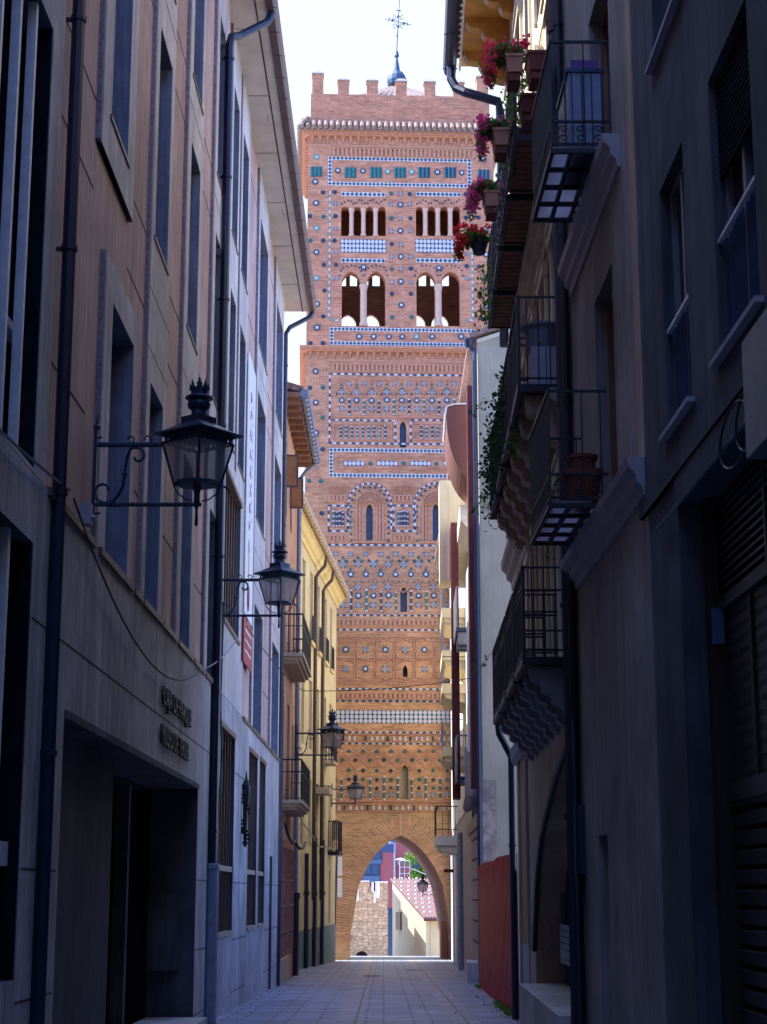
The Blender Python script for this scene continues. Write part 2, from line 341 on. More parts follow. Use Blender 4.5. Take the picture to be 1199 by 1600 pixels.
# paving
def paving():
    m,t,N,L,b=nt('paving_slabs');b.inputs['Roughness'].default_value=.42;b.inputs['Specular IOR Level'].default_value=.6
    g=N.new('ShaderNodeNewGeometry');s=N.new('ShaderNodeSeparateXYZ');L.new(g.outputs['Position'],s.inputs[0])
    br=N.new('ShaderNodeTexBrick');br.inputs['Scale'].default_value=1;br.inputs['Brick Width'].default_value=.83;br.inputs['Row Height'].default_value=.55;br.offset=.37;br.squash=1
    br.inputs['Mortar Size'].default_value=.02;br.inputs['Color1'].default_value=(.36,.38,.46,1);br.inputs['Color2'].default_value=(.22,.235,.30,1);br.inputs['Mortar'].default_value=(.035,.035,.045,1)
    L.new(g.outputs['Position'],br.inputs['Vector'])
    # two longitudinal channel strips of long slabs
    strip=None
    for xc,w in ((-.62,.24),(1.42,.24)):
        a=N.new('ShaderNodeMath');a.operation='SUBTRACT';L.new(s.outputs[0],a.inputs[0]);a.inputs[1].default_value=xc
        a2=N.new('ShaderNodeMath');a2.operation='ABSOLUTE';L.new(a.outputs[0],a2.inputs[0])
        a3=N.new('ShaderNodeMath');a3.operation='LESS_THAN';L.new(a2.outputs[0],a3.inputs[0]);a3.inputs[1].default_value=w
        if strip is None: strip=a3.outputs[0]
        else:
            mx=N.new('ShaderNodeMath');mx.operation='MAXIMUM';L.new(strip,mx.inputs[0]);L.new(a3.outputs[0],mx.inputs[1]);strip=mx.outputs[0]
    br2=N.new('ShaderNodeTexBrick');br2.inputs['Scale'].default_value=1;br2.inputs['Brick Width'].default_value=.48;br2.inputs['Row Height'].default_value=1.3;br2.offset=0
    br2.inputs['Mortar Size'].default_value=.016;br2.inputs['Color1'].default_value=(.40,.37,.38,1);br2.inputs['Color2'].default_value=(.32,.30,.33,1);br2.inputs['Mortar'].default_value=(.05,.05,.06,1)
    L.new(g.outputs['Position'],br2.inputs['Vector'])
    mx=N.new('ShaderNodeMix');mx.data_type='RGBA';L.new(strip,mx.inputs[0]);L.new(br.outputs[0],mx.inputs[6]);L.new(br2.outputs[0],mx.inputs[7])
    n=N.new('ShaderNodeTexNoise');n.inputs['Scale'].default_value=1.1;n.inputs['Detail'].default_value=8;n.inputs['Roughness'].default_value=.7;L.new(pos(N,L,(.8,1.9,1)),n.inputs['Vector'])
    r=N.new('ShaderNodeMapRange');r.inputs[1].default_value=.3;r.inputs[2].default_value=.7;r.inputs[3].default_value=.42;r.inputs[4].default_value=1.45;L.new(n.outputs[0],r.inputs[0])
    h=N.new('ShaderNodeMix');h.data_type='RGBA';h.blend_type='MULTIPLY';h.inputs[0].default_value=1;L.new(mx.outputs[2],h.inputs[6]);L.new(r.outputs[0],h.inputs[7])
    L.new(h.outputs[2],b.inputs['Base Color'])
    r2=N.new('ShaderNodeMapRange');r2.inputs[3].default_value=.28;r2.inputs[4].default_value=.62;L.new(n.outputs[0],r2.inputs[0]);L.new(r2.outputs[0],b.inputs['Roughness'])
    bp=N.new('ShaderNodeBump');bp.inputs['Strength'].default_value=.5;bp.inputs['Distance'].default_value=.01;bp.invert=True;L.new(br.outputs['Fac'],bp.inputs['Height']);L.new(bp.outputs[0],b.inputs['Normal'])
    M['paving']=m
paving()
# ------------------------------------------------------------------ world, sun, camera
w=bpy.data.worlds.new('World');sc.world=w;w.use_nodes=True
N=w.node_tree.nodes;L=w.node_tree.links
sky=N.new('ShaderNodeTexSky');sky.sky_type='NISHITA';sky.sun_disc=False
SD=Vector((-.76,.025,1.10)).normalized()
sky.sun_elevation=math.asin(SD.z);sky.sun_rotation=math.atan2(SD.x,SD.y)
sky.air_density=1.0;sky.dust_density=1.6;sky.ozone_density=2.5
bg=N['Background'];bg.inputs['Strength'].default_value=.15
tcw=N.new('ShaderNodeTexCoord');sx=N.new('ShaderNodeSeparateXYZ');L.new(tcw.outputs['Generated'],sx.inputs[0])
mr=N.new('ShaderNodeMapRange');mr.interpolation_type='SMOOTHSTEP';mr.inputs[1].default_value=.35;mr.inputs[2].default_value=.88;L.new(sx.outputs[1],mr.inputs[0])
nz=N.new('ShaderNodeTexNoise');nz.inputs['Scale'].default_value=2.2;nz.inputs['Detail'].default_value=5;L.new(tcw.outputs['Generated'],nz.inputs['Vector'])
mn=N.new('ShaderNodeMapRange');mn.inputs[1].default_value=.3;mn.inputs[2].default_value=.6;mn.inputs[3].default_value=.8;mn.inputs[4].default_value=1.;L.new(nz.outputs[0],mn.inputs[0])
mm=N.new('ShaderNodeMath');mm.operation='MULTIPLY';L.new(mr.outputs[0],mm.inputs[0]);L.new(mn.outputs[0],mm.inputs[1])
mw=N.new('ShaderNodeMix');mw.data_type='RGBA';L.new(mm.outputs[0],mw.inputs[0]);tn=N.new('ShaderNodeMix');tn.data_type='RGBA';tn.blend_type='MULTIPLY';tn.inputs[0].default_value=1;L.new(sky.outputs[0],tn.inputs[6]);tn.inputs[7].default_value=(.78,1.0,1.50,1);L.new(tn.outputs[2],mw.inputs[6]);mw.inputs[7].default_value=(2.0,2.16,2.24,1)
L.new(mw.outputs[2],bg.inputs['Color'])
sl=bpy.data.lights.new('sun','SUN');sl.energy=3.6;sl.angle=R(.5);sl.color=(1,.95,.87)
so=bpy.data.objects.new('sun',sl);COL.objects.link(so)
so.rotation_euler=SD.to_track_quat('Z','Y').to_euler();so.location=(-20,40,40)
cam=bpy.data.cameras.new('camera');co=bpy.data.objects.new('camera',cam);COL.objects.link(co)
cam.sensor_fit='VERTICAL';cam.sensor_height=36;cam.sensor_width=27;cam.lens=36*F/1600
cam.clip_end=2000;cam.clip_start=.1
co.location=(0,0,0);co.rotation_euler=(math.pi/2+TH,0,0)
sc.camera=co
sc.view_settings.view_transform='Standard';sc.view_settings.look='None';sc.view_settings.gamma=1
sc.view_settings.exposure=1.75
# ------------------------------------------------------------------ fronts
L1=Fr(-3.22,.005,1);L3=Fr(-7.198,.0595,1)
R1=Fr(2.54,-.0175,-1);R3=Fr(1.91,.0152,-1)
# ------------------------------------------------------------------ ground
mb=MB()
xs=[-400,-60,-6,6,60,400];ys=[-80,0,40,80,97,104,118,200,900]
for i in range(len(xs)-1):
    for j in range(len(ys)-1):
        f=lambda x,y:(x,y,gz(y)-.004)
        mb.face([f(xs[i],ys[j]),f(xs[i+1],ys[j]),f(xs[i+1],ys[j+1]),f(xs[i],ys[j+1])])
top('ground',mb,M['plaza_pale'],kind='structure')
mb=MB()
for j in range(14):
    y0,y1=-8+7.5*j,-8+7.5*(j+1)
    mb.face([(-5.5,y0,gz(y0)),(5.5,y0,gz(y0)),(5.5,y1,gz(y1)),(-5.5,y1,gz(y1))])
top('street_paving',mb,M['paving'],kind='structure')
mb=MB()
mb.box(-.66,-.1,58,58.32,gz(58),gz(58)+.012)
for k in range(7): mb.box(-.62+k*.075,-.585+k*.075,58.03,58.29,gz(58)+.012,gz(58)+.02,1)
top('drain_grate',mb,[M['iron'],M['joint_dark']],'dark iron drain grate set in the paving in the middle of the street','drain grate')
# ------------------------------------------------------------------ window helper
def window(fr,parent,Y0,Y1,z0,z1,o,depth,mull=1,cross=None,fm='window_wood',gm='glass_dark',sill=None,fw=.07,name='window'):
    f=MB();q=o-depth
    fr.box(f,Y0,Y0+fw,q,q+.07,z0,z1);fr.box(f,Y1-fw,Y1,q,q+.07,z0,z1)
    fr.box(f,Y0+fw,Y1-fw,q,q+.07,z1-fw,z1);fr.box(f,Y0+fw,Y1-fw,q,q+.07,z0,z0+fw)
    for k in range(mull):
        y=Y0+(Y1-Y0)*(k+1)/(mull+1);fr.box(f,y-.035,y+.035,q+.003,q+.073,z0+fw,z1-fw)
    if cross:
        for c in cross: fr.box(f,Y0+fw,Y1-fw,q+.006,q+.066,c-.03,c+.03)
    p=part(name,f,M[fm],parent)
    g=MB();g.face([fr.p(Y0,q+.02,z0),fr.p(Y1,q+.02,z0),fr.p(Y1,q+.02,z1),fr.p(Y0,q+.02,z1)])
    part('pane',g,M[gm],p,norm=False)
    if sill:
        s=MB();fr.box(s,Y0-.1,Y1+.1,o-.05,o+sill[0],z0-sill[1],z0);part('sill',s,M[sill[2]],p)
    return p
def bars(fr,Y0,Y1,z0,z1,o,step,r,k=0,mb=None):
    mb=mb or MB();n=max(2,int(round((Y1-Y0)/step)))
    for i in range(n+1):
        y=Y0+(Y1-Y0)*i/n;fr.box(mb,y-r,y+r,o-min(r,.016),o+min(r,.016),z0,z1,k)
    return mb
def balcony(fr,parent,Y0,Y1,o0,o1,zs,h,slab=.12,step=.14,slabm='balcony_stone',railm='iron',r=.011,mids=(),scroll=False,under=None,tie=.0):
    s=MB();fr.box(s,Y0,Y1,o0,o1,zs-slab,zs)
    b=part('balcony',s,M[slabm],parent)
    m=MB();e=.03
    for z in (zs+.05,zs+h)+tuple(zs+q for q in mids):
        t=.022 if z==zs+h else .012
        fr.box(m,Y0+e,Y1-e,o1-e-t,o1-e+t,z-t,z+t)
        for y in (Y0+e,Y1-e): fr.box(m,y-t,y+t,o0,o1-e-t,z-t,z+t)
    n=max(2,int((Y1-Y0-2*e)/step))
    for i in range(n+1):
        y=Y0+e+(Y1-Y0-2*e)*i/n;fr.box(m,y-r,y+r,o1-e-r,o1-e+r,zs,zs+h)
    n2=max(1,int((o1-o0)/step))
    for i in range(n2):
        o=o0+(o1-e-o0)*(i+.15)/n2
        for y in (Y0+e,Y1-e): fr.box(m,y-r,y+r,o-r,o+r,zs,zs+h)
    if scroll:
        for y in (Y0+e,Y1-e):
            for oc in (o0+.16,o1-.22):
                for zc,rr in ((zs+.13,.07),(zs+.27,.05)):
                    m.tube([fr.p(y,oc+rr*math.cos(a*.55)*(1-a/16),zc+rr*math.sin(a*.55)*(1-a/16)) for a in range(12)],.008,4)
        for i in range(int((Y1-Y0)/.18)):
            y=Y0+.12+i*.18
            for zc,rr in ((zs+.13,.07),):
                m.tube([fr.p(y+rr*math.cos(a*.55)*(1-a/16),o1-e,zc+rr*math.sin(a*.55)*(1-a/16)) for a in range(12)],.007,4)
    part('railing',m,M[railm],b)
    return b
def pipe(fr,parent,Y,o,z0,z1,r=.06,m='pipe_navy',extra=None,step=2.4):
    mb=MB();mb.tube([fr.p(Y,o,z0),fr.p(Y,o,z1)]+(extra or []),r,8)
    z=z0+.8
    while z<z1: 
        mb.lathe([(r*1.25,0),(r*1.25,.05)],fr.p(Y,o,z),8);fr.box(mb,Y-.015,Y+.015,0.01,o,z,z+.04);z+=step
    return part('downpipe',mb,M[m],parent)
# ------------------------------------------------------------------ MUSEUM
mus=root('museum_building','long museum front of pink render and pale stone frames over grey stone','building',L1.p(30,0,-2.3))
T=17.05
strips=[(17.55,19.85,8.0,T,[(18.1,19.3,8.55,11.62),(18.1,19.3,12.74,15.9)]),
        (18.15,20.6,3.62,6.97,[(18.65,20.25,3.66,6.54)]),
        (21.45,23.35,3.62,T,[(21.75,23.0,3.66,6.54),(21.75,23.0,8.55,11.62),(21.75,23.0,12.74,15.9)]),
        (25.05,27.1,3.62,T,[(25.45,26.7,3.66,6.54),(25.45,26.7,8.55,11.62),(25.45,26.7,12.74,15.9)]),
        (28.9,30.95,3.62,T,[(29.3,30.5,3.66,6.54),(29.3,30.5,8.55,11.62),(29.3,30.5,12.74,15.9)]),
        (31.35,36.4,3.62,8.3,[(31.95,35.3,4.96,7.95)]),
        (31.85,33.65,8.3,T,[(32.2,33.35,8.6,11.62),(32.2,33.35,12.8,15.9)]),
        (34.1,36.1,8.3,T,[(34.4,35.75,8.6,11.62),(34.4,35.75,12.8,15.9)]),
        (38.9,42.2,3.62,T,[(39.25,41.8,3.66,6.5),(39.25,41.8,8.55,11.62),(39.25,41.8,12.8,15.95)]),
        (44.9,48.4,3.62,T,[(45.3,47.95,3.66,6.5),(45.3,47.95,8.55,11.62),(45.3,47.95,12.8,15.95)]),
        (10.0,15.35,3.62,9.2,[(10.6,14.82,3.66,7.88)])]
mb=MB();L1.sheet(mb,-20,49.2,3.62,T,[s[:4] for s in strips],0,0.001)
UW=mb
mb=MB()
for s in strips:
    mb=MB();L1.sheet(mb,*s[:4],s[4],.06,.42,0,1,back=.3,top=True);part('window_surround',mb,[M['stone_frame'],M['stone_jamb_shaded']],mus)
mb=MB()   # rough hewn edges of the surrounds
for s in strips[:-1]:
    mb=MB();L1.box(mb,s[0]-.09,s[0]-.001,0,.055,s[2]+.01,s[3]-.01);part('rough_edge',mb,M['stone_rough'],mus)
for si,s in enumerate(strips):
    for o in s[4]:
        big=(o[1]-o[0])>3
        if big and s[0]>30:
            window(L1,mus,*o,.06,.42,0,None,'grille_bronze')
            g=bars(L1,o[0]+.12,o[1]-.1,o[2],o[3],-.03,.55,.035)
            L1.box(g,o[0],o[1],-.05,.10,o[3]-.10,o[3]);L1.box(g,o[0],o[1],-.05,.1,o[2],o[2]+.08)
            part('grille',g,M['grille_bronze'],mus)
        elif big:
            window(L1,mus,*o,.06,.35,2,[4.83],'pipe_navy','glass_dark',fw=.12)
            g=MB();L1.box(g,o[0],o[1],-.2,-.1,4.80,4.88);part('metal_trim',g,M['bar_bright'],mus);g=MB();L1.box(g,o[1]-.04,o[1]-.003,-.34,.05,o[2]+.01,o[3]-.01);part('frame_lining',g,M['blind_dark'],mus)
            b=MB()
            for yy_ in (11.0,11.66,12.32,12.98,13.64,14.26): L1.box(b,yy_,yy_+.07,-.06,.02,o[2]+.01,o[3]-.01)
            part('mullion',b,M['bar_bright'],mus)
        else:
            window(L1,mus,*o,.06,.40,0 if o[1]-o[0]<2 else 1,[o[2]+.9],sill=(.02,.05,'fascia_brown') if o[2]>4 else None)
mb=UW   # joints scored across the render
segs=[(4,9.9),(15.4,17.45),(19.9,21.35),(23.4,24.95),(27.15,28.8),(36.2,38.8),(42.3,44.8)]
for z in (4.9,7.42,8.44,11.7,12.66,16.0):
    for a,b in segs: L1.box(mb,a,b,.001,.005,z-.012,z+.012,1)
for s in strips[2:5]+strips[8:10]:
    for z in (6.95,7.75,12.2): L1.box(mb,s[0],s[1],.061,.064,z-.006,z+.006,1)
part('upper_wall',mb,[M['pink_render'],M['joint_dark']],mus)
# stone base with entrance
low=[(10.5,14.88,-.71,3.0),(16.63,28.35,-4,1.64),(31.9,34.85,-.75,3.1),(38.3,40.8,-.75,3.15),(41.45,43.4,-.75,3.18),(45.3,46.25,-3,.93)]
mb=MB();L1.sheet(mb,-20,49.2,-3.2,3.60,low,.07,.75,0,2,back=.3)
SB=mb
mb=MB()
for a,b in [(15.4,17.9),(18.2,20.6),(20.75,21.4),(21.5,23.3),(23.4,25),(25.15,27.05),(27.2,28.8),(28.95,30.9),(36.5,38.8),(38.95,42.15),(42.3,44.8),(44.95,48.3)]:
    mb=MB();L1.box(mb,a,b,.02,.11,3.55,3.63);part('ledge',mb,M['grille_bronze'],mus)
mb=SB
for z in (-1.9,-.9,0.2,2.35):
    for a,b in ([(14.95,16.5),(28.45,31.8),(34.9,38.2),(43.5,45.2),(46.3,49.1)] if z<1.64 else [(14.95,31.8),(34.9,38.2)]):
        L1.box(mb,a,b,.071,.074,z-.008,z+.008,1)
part('stone_base',mb,[M['stone_low'],M['joint_dark'],M['porch_stone_shaded']],mus)
# entrance recess: outer pier, deep dark porch and far jamb with a panel
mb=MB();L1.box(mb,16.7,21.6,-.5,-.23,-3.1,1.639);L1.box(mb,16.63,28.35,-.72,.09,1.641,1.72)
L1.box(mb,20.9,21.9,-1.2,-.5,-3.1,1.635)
part('entrance_pier',mb,M['porch_stone_shaded'],mus)
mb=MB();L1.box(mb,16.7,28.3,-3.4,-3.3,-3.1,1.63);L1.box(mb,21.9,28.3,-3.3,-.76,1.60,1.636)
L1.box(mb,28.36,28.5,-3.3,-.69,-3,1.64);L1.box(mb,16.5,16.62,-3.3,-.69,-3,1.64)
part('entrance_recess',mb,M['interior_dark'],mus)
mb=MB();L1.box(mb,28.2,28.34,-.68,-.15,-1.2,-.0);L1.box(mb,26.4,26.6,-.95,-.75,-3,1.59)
part('entrance_panel',mb,M['porch_stone_shaded'],mus)
mb=MB();L1.box(mb,21.9,28.3,-.66,.3,-2.35,gz(25)+.02+.12);part('doorstep',mb,M['stone_frame'],mus)
mb=MB();L1.box(mb,22.1,26.3,-1.5,-1.46,-2.2,1.5);part('glass_door',mb,M['glass_dark'],mus)
# ground floor windows
window(L1,mus,*low[0],.07,.35,3,[.35],'window_wood','glass_dark',fw=.12)
mb=MB();L1.box(mb,low[0][0],low[0][1],-.12,-.02,.22,.42);L1.box(mb,14.2,14.3,-.12,.0,-.7,3.0);part('cross_rail',mb,M['bar_bright'],mus)
mb=MB();L1.box(mb,14.84,14.877,-.34,.06,-.7,2.99);part('frame_lining',mb,M['blind_dark'],mus)
for q in low[2:5]:
    window(L1,mus,*q,.07,.5,0,None,'grille_bronze')
    g=bars(L1,q[0]+.1,q[1]-.1,q[2],q[3],-.02,.52,.03)
    L1.box(g,q[0],q[1],-.05,.09,q[3]-.1,q[3])
    part('grille',g,M['grille_bronze'],mus)
    g=MB();L1.box(g,q[0]+.02,q[1]-.02,-.03,.05,.40,.50);L1.box(g,q[0],q[1],-.05,.1,q[2]-.05,q[2]+.03);part('cross_rail',g,M['balcony_stone'],mus)
mb=MB();L1.box(mb,45.3,46.25,-.2,-.15,-3,.93);part('door',mb,M['stone_frame'],mus)
# body, eave, gutter, roof
mb=MB();L1.box(mb,-20,49.2,-12,-3.5,-4,T+.2);L1.box(mb,49.05,49.2,-3.5,-.02,-4,T)
L1.box(mb,-20,-19.8,-3.5,-.02,-4,T);L1.box(mb,-19.8,49.05,-3.5,-.31,T-.3,T-.0)
part('building_body',mb,M['pink_render'],mus)
mb=MB();L1.box(mb,-20,49.4,-.3,.74,T+.002,T+.2)
e=part('eave',mb,M['concrete_soffit'],mus)
mb=MB();L1.box(mb,8,49.4,.53,.56,T-.006,T+.001)
for y in range(11,49,3): L1.box(mb,y,y+.02,0.01,.53,T-.004,T+.001)
part('soffit_groove',mb,M['joint_dark'],e)
for y in (14,19.5,25,30.2,36,41.5,46.5):
    r_=MB();r_.tube([L1.p(y,.42,T),L1.p(y+.05,.44,T-.07),L1.p(y+.02,.46,T-.13)],.006,4);part('wire_hook',r_,M['pipe_brown'],e)
mb=MB()
sec=[(.74,T+.2),(.74,T-.02),(.80,T-.07),(.90,T-.07),(.95,T+.02),(.95,T+.16),(.97,T+.2)]
mb.prism(sec,lambda u,v,w:L1.p(w,u,v),8,49.45)
for y in range(9,49): L1.box(mb,y,y+.02,.76,.958,T-.078,T-.068)
part('gutter',mb,M['fascia_brown'],mus)
mb=MB();mb.hexa([L1.p(-20,-7,T+2.6),L1.p(-20,.78,T+.205),L1.p(49.4,.78,T+.205),L1.p(49.4,-7,T+2.6),L1.p(-20,-7,T+2.8),L1.p(-20,.9,T+.32),L1.p(49.4,.9,T+.32),L1.p(49.4,-7,T+2.8)])
part('roof',mb,M['roof_tile'],mus)
pipe(L1,mus,15.62,.13,-2,T-.1,.066)
pipe(L1,mus,30.1,.15,-2.2,15.7,.08,extra=[L1.p(30.15,.18,15.9),L1.p(30.4,.3,16.05),L1.p(31.1,.78,16.72),L1.p(31.2,.86,16.97)])
mb=MB();mb.lathe([(.115,0),(.115,2.55),(.13,2.57),(.13,2.63),(.115,2.66)],L1.p(30.1,.15,-2.17),10);part('pipe_guard',mb,M['pipe_grey'],mus)
pipe(L1,mus,48.65,.09,-2.5,16.1,.07,extra=[L1.p(48.8,.2,16.35),L1.p(49.2,.75,16.8),L1.p(49.3,.85,17.0)])
# letters over the entrance
def letters(txt,z,h,Y0,Y1):
    cu=bpy.data.curves.new('letters','FONT');cu.body=txt;cu.size=h/.69;cu.extrude=.02;cu.space_character=1.05
    tmp=bpy.data.objects.new('tmp',cu);COL.objects.link(tmp);dg=bpy.context.evaluated_depsgraph_get();dg.update()
    me=bpy.data.meshes.new_from_object(tmp.evaluated_get(dg));bpy.data.objects.remove(tmp)
    x0=min(v.co.x for v in me.vertices);x1=max(v.co.x for v in me.vertices)
    me.transform(Matrix.Translation((-x0,0,0)));me.transform(Matrix.Diagonal(((Y1-Y0)/(x1-x0),1,1,1)))
    me.transform(Matrix(((0,0,1,0),(1,0,0,0),(0,1,0,0),(0,0,0,1))))
    me.materials.clear();me.materials.append(M['letter_bronze'])
    o=bpy.data.objects.new('lettering',me);COL.objects.link(o);p=Vector(L1.p(Y0,.11,z));o.parent=mus;o.location=p-WL[mus.name];WL[o.name]=p
    return o
letters('CAJA DE PARQUE',2.5,.26,23.4,26.9);letters('MUSEO DE TERUEL',1.97,.26,23.4,26.65)
# sculpture, banner, red sign, small boxes on the museum wall
mb=MB();c=lambda o,z:L1.p(36.6,o,z)
mb.tube([c(.16,.93),c(.15,1.3),c(.15,1.7),c(.17,2.0),c(.16,2.2),c(.16,2.33),c(.16,2.5)],[.03,.05,.055,.085,.09,.03,.008],7)
for k in range(16):
    a=k*.9;z=1.0+k*.075;L1.box(mb,36.6+.07*math.cos(a)-.02,36.6+.07*math.cos(a)+.02,.1+.06*math.sin(a),.2+.06*math.sin(a),z,z+.05)
mb.tube([c(.1,.98),c(.22,1.0),c(.28,1.08),c(.24,1.13)],.012,5);L1.box(mb,36.55,36.65,.07,.14,1.2,1.3)
top('wall_sculpture',mb,M['iron'],'slender dark iron sculpture like a torch between two barred museum windows','sculpture')
bn=root('banner','tall white banner with violet and yellow marks hanging on the museum wall','banner',L1.p(37.1,.1,5.8))
mb=MB();L1.box(mb,36.15,38.2,.075,.095,5.8,11.6);part('cloth',mb,M['white_paint'],bn)
mb=MB()
for k in range(9):
    z=10.75-k*.42;y=37.05
    for j in range(3 if k%2 else 4):
        aa=j*1.3+k;L1.box(mb,y+.09*math.cos(aa)-.07,y+.09*math.cos(aa)+.07,.096,.10,z+.09*math.sin(aa)-.05,z+.09*math.sin(aa)+.05)
for k in range(14): L1.box(mb,37.45,37.49,.096,.1,10.6-k*.2,10.7-k*.2)
part('violet_print',mb,M['violet_print'],bn)
mb=MB();
for k in range(5): L1.box(mb,36.95+.05*(k%2),37.08+.05*(k%2),.096,.1,6.9-k*.0-.12+(-k*.18)+.4,7.2-k*.18+.35)
part('yellow_print',mb,M['yellow_print'],bn)
mb=MB();mb.tube([L1.p(36.75,.1,6.5),L1.p(36.78,.1,6.1),L1.p(36.95,.1,5.95),L1.p(37.1,.1,6.1),L1.p(37.12,.1,6.5)],.02,4);part('red_print',mb,M['sign_red'],bn)
rs=root('red_sign','red rectangular sign with white slanted lines on the museum wall under the white banner','sign',L1.p(37,.1,4.8))
mb=MB();L1.box(mb,35.95,38.15,.08,.11,4.75,5.7);part('board',mb,M['sign_red'],rs)
mb=MB()
for z in (5.0,5.22,5.44): L1.box(mb,36.3,37.8,.111,.114,z,z+.05)
part('printed_lines',mb,M['sign_white'],rs)
mb=MB();L1.box(mb,17.45,17.6,.0,.1,3.72,3.95);mb.ball(L1.p(17.5,.12,3.8),.03)
top('junction_box',mb,M['sill_white'],'small white junction box on the museum wall under the nearest lantern bracket','junction box')
# ------------------------------------------------------------------ SALMON HOUSE
sal=root('salmon_house','narrow salmon house with two balconies and a red tiled ground floor','house',L1.p(53.5,0,-2.6))
ops=[(50.4,51.6,2.66,5.7),(53.2,54.4,2.66,5.7),(50.4,51.6,6.9,9.75),(53.2,54.4,6.9,9.75),(50.5,51.6,11.2,13.1),(53.3,54.3,11.2,13.1),(55.8,56.6,2.9,5.3),(55.8,56.6,7.2,9.4)]
mb=MB();L1.sheet(mb,49.25,57.6,1.52,14.4,ops,0,.25,0,0,back=.3);L1.box(mb,49.25,57.6,-9,-.3,-4,14.4)
part('wall',mb,M['salmon_wall'],sal)
for q in ops: window(L1,sal,*q,0,.22,1,[q[3]-.7],'orange_wood','glass_dark' if q[2]>10 else 'orange_wood')
for a,z in ((50.1,12.3),(53.0,12.3)):
    m=MB()
    for zz in (z-.5,z+.45): L1.box(m,a,a+.04,.01,.42,zz,zz+.05)
    L1.box(m,a,a+.04,.38,.43,z-.45,z+.45);L1.box(m,a,a+.04,.01,.06,z-.45,z+.45)
    L1.box(m,a+.01,a+.03,.06,.38,z-.45,z+.45,1);part('open_shutter',m,[M['fascia_brown'],M['orange_wood']],sal)
mb=MB();L1.box(mb,49.25,57.6,-.3,.02,-3.2,1.5)
tl=part('tiled_base',mb,M['tile_red_wall'],sal)
mb=MB()
for z in (1.3,.35,-.4,-1.15,-1.75): L1.box(mb,49.3,57.5,.02,.045,z,z+.05)
for k in range(16): L1.box(mb,49.4+k*.52,49.44+k*.52,.02,.04,-1.75,1.3)
part('tile_joints',mb,M['roof_tile'],tl)
mb=MB()
for y in (53.4,54.4): L1.box(mb,y,y+.35,.02,.05,-.75,-.5)
part('red_sticker',mb,M['sign_red'],sal)
mb=MB();L1.box(mb,49.6,54.5,-.1,.10,-3.2,-1.85);part('stone_step',mb,M['balcony_stone'],sal)
for zs in (2.62,6.88):
    b=balcony(L1,sal,50.4,55.6,0,.62,zs,1.15,slab=.1,step=.13,mids=(.8,),scroll=True)
    m=MB();L1.box(m,50.5,55.5,0,.54,zs-.2,zs-.1);L1.box(m,50.62,55.38,0,.44,zs-.28,zs-.2);part('moulding',m,M['balcony_stone'],b)
mb=MB();L1.box(mb,49.25,57.7,-.3,.50,14.36,14.5)
ev=part('eave',mb,M['eave_salmon'],sal)
for k in range(11):
    m=MB();L1.box(m,49.5+k*.78,49.62+k*.78,0,.46,14.22,14.36);part('rafter',m,M['eave_salmon'],ev)
mb=MB();mb.prism([(.47,14.6),(.49,14.43),(.56,14.34),(.66,14.34),(.73,14.43),(.74,14.6)],lambda u,v,w:L1.p(w,u,v),49.3,57.8)
for k in range(17): L1.box(mb,49.4+k*.5,49.46+k*.5,.46,.75,14.33,14.61)
part('gutter',mb,M['pipe_grey'],sal)
mb=MB();mb.hexa([L1.p(49.3,-7,16.9),L1.p(49.3,.5,14.52),L1.p(57.8,.5,14.52),L1.p(57.8,-7,16.9),L1.p(49.3,-7,17.1),L1.p(49.3,.6,14.68),L1.p(57.8,.6,14.68),L1.p(57.8,-7,17.1)])
part('roof',mb,M['roof_tile'],sal)
pipe(L1,sal,57.4,.08,-.2,13.8,.075,'pipe_grey',extra=[L1.p(57.45,.3,14.1),L1.p(57.45,.6,14.35)])
mb=MB();mb.lathe([(.1,0),(.1,2.4),(.13,2.42),(.13,2.6),(.08,2.62)],L1.p(57.4,.1,-2.6),8);part('pipe_guard',mb,M['pipe_navy'],sal)
# ------------------------------------------------------------------ YELLOW HOUSE
yel=root('yellow_house','pale yellow house with brown downpipes and small balconies, beside the brick tower','house',L3.p(74,0,-3))
wy=[(67.2,68.3),(70.2,71.4),(73.4,74.4),(76.5,77.7),(79.3,80.4)]
ops=[]
for a,b in wy: ops+=[(a,b,10.1,13.0),(a,b,5.7,8.5),(a,b,1.85,4.5)]
ops+=[(69.6,70.6,-1.35,.9),(73.2,74.3,-3.2,1.2),(76.6,77.4,-1.35,1.0),(79.5,80.3,-1.35,1.0),(63.4,65.5,-3.2,1.6)]
mb=MB();L3.sheet(mb,57.7,82.8,-3.6,13.75,ops,0,.28,0,0,back=.3)
L3.box(mb,57.7,82.8,-9,-.3,-4,13.75)
part('wall',mb,M['yellow_wall'],yel)
for q in ops: window(L3,yel,*q,0,.24,1,[q[3]-.6],'stone_frame' if q[2]>-1 else 'window_wood','frosted' if q[2]>1 else 'balcony_stone')
mb=MB();L3.box(mb,65.8,69.4,-.02,.04,-3.6,-1.42);L3.box(mb,70.7,73.1,-.02,.04,-3.6,-1.42);L3.box(mb,74.4,82.82,-.02,.04,-3.6,-1.42)
part('plinth',mb,M['plinth_grey'],yel)
mb=MB();mb.prism([(0,13.5),(.06,13.5),(.12,13.65),(.2,13.7),(.3,13.9),(.42,13.98),(.42,14.1),(0,14.1)],lambda u,v,w:L3.p(w,u,v),57.7,83.0)
part('cornice',mb,M['yellow_trim'],yel)
mb=MB();mb.prism([(.42,14.12),(.45,14.0),(.52,13.95),(.6,13.95),(.66,14.02),(.67,14.18),(.42,14.18)],lambda u,v,w:L3.p(w,u,v),57.7,83.1)
for k in range(32): L3.box(mb,60+k*.7,60.06+k*.7,.43,.675,13.94,14.17)
part('gutter',mb,M['balcony_stone'],yel)
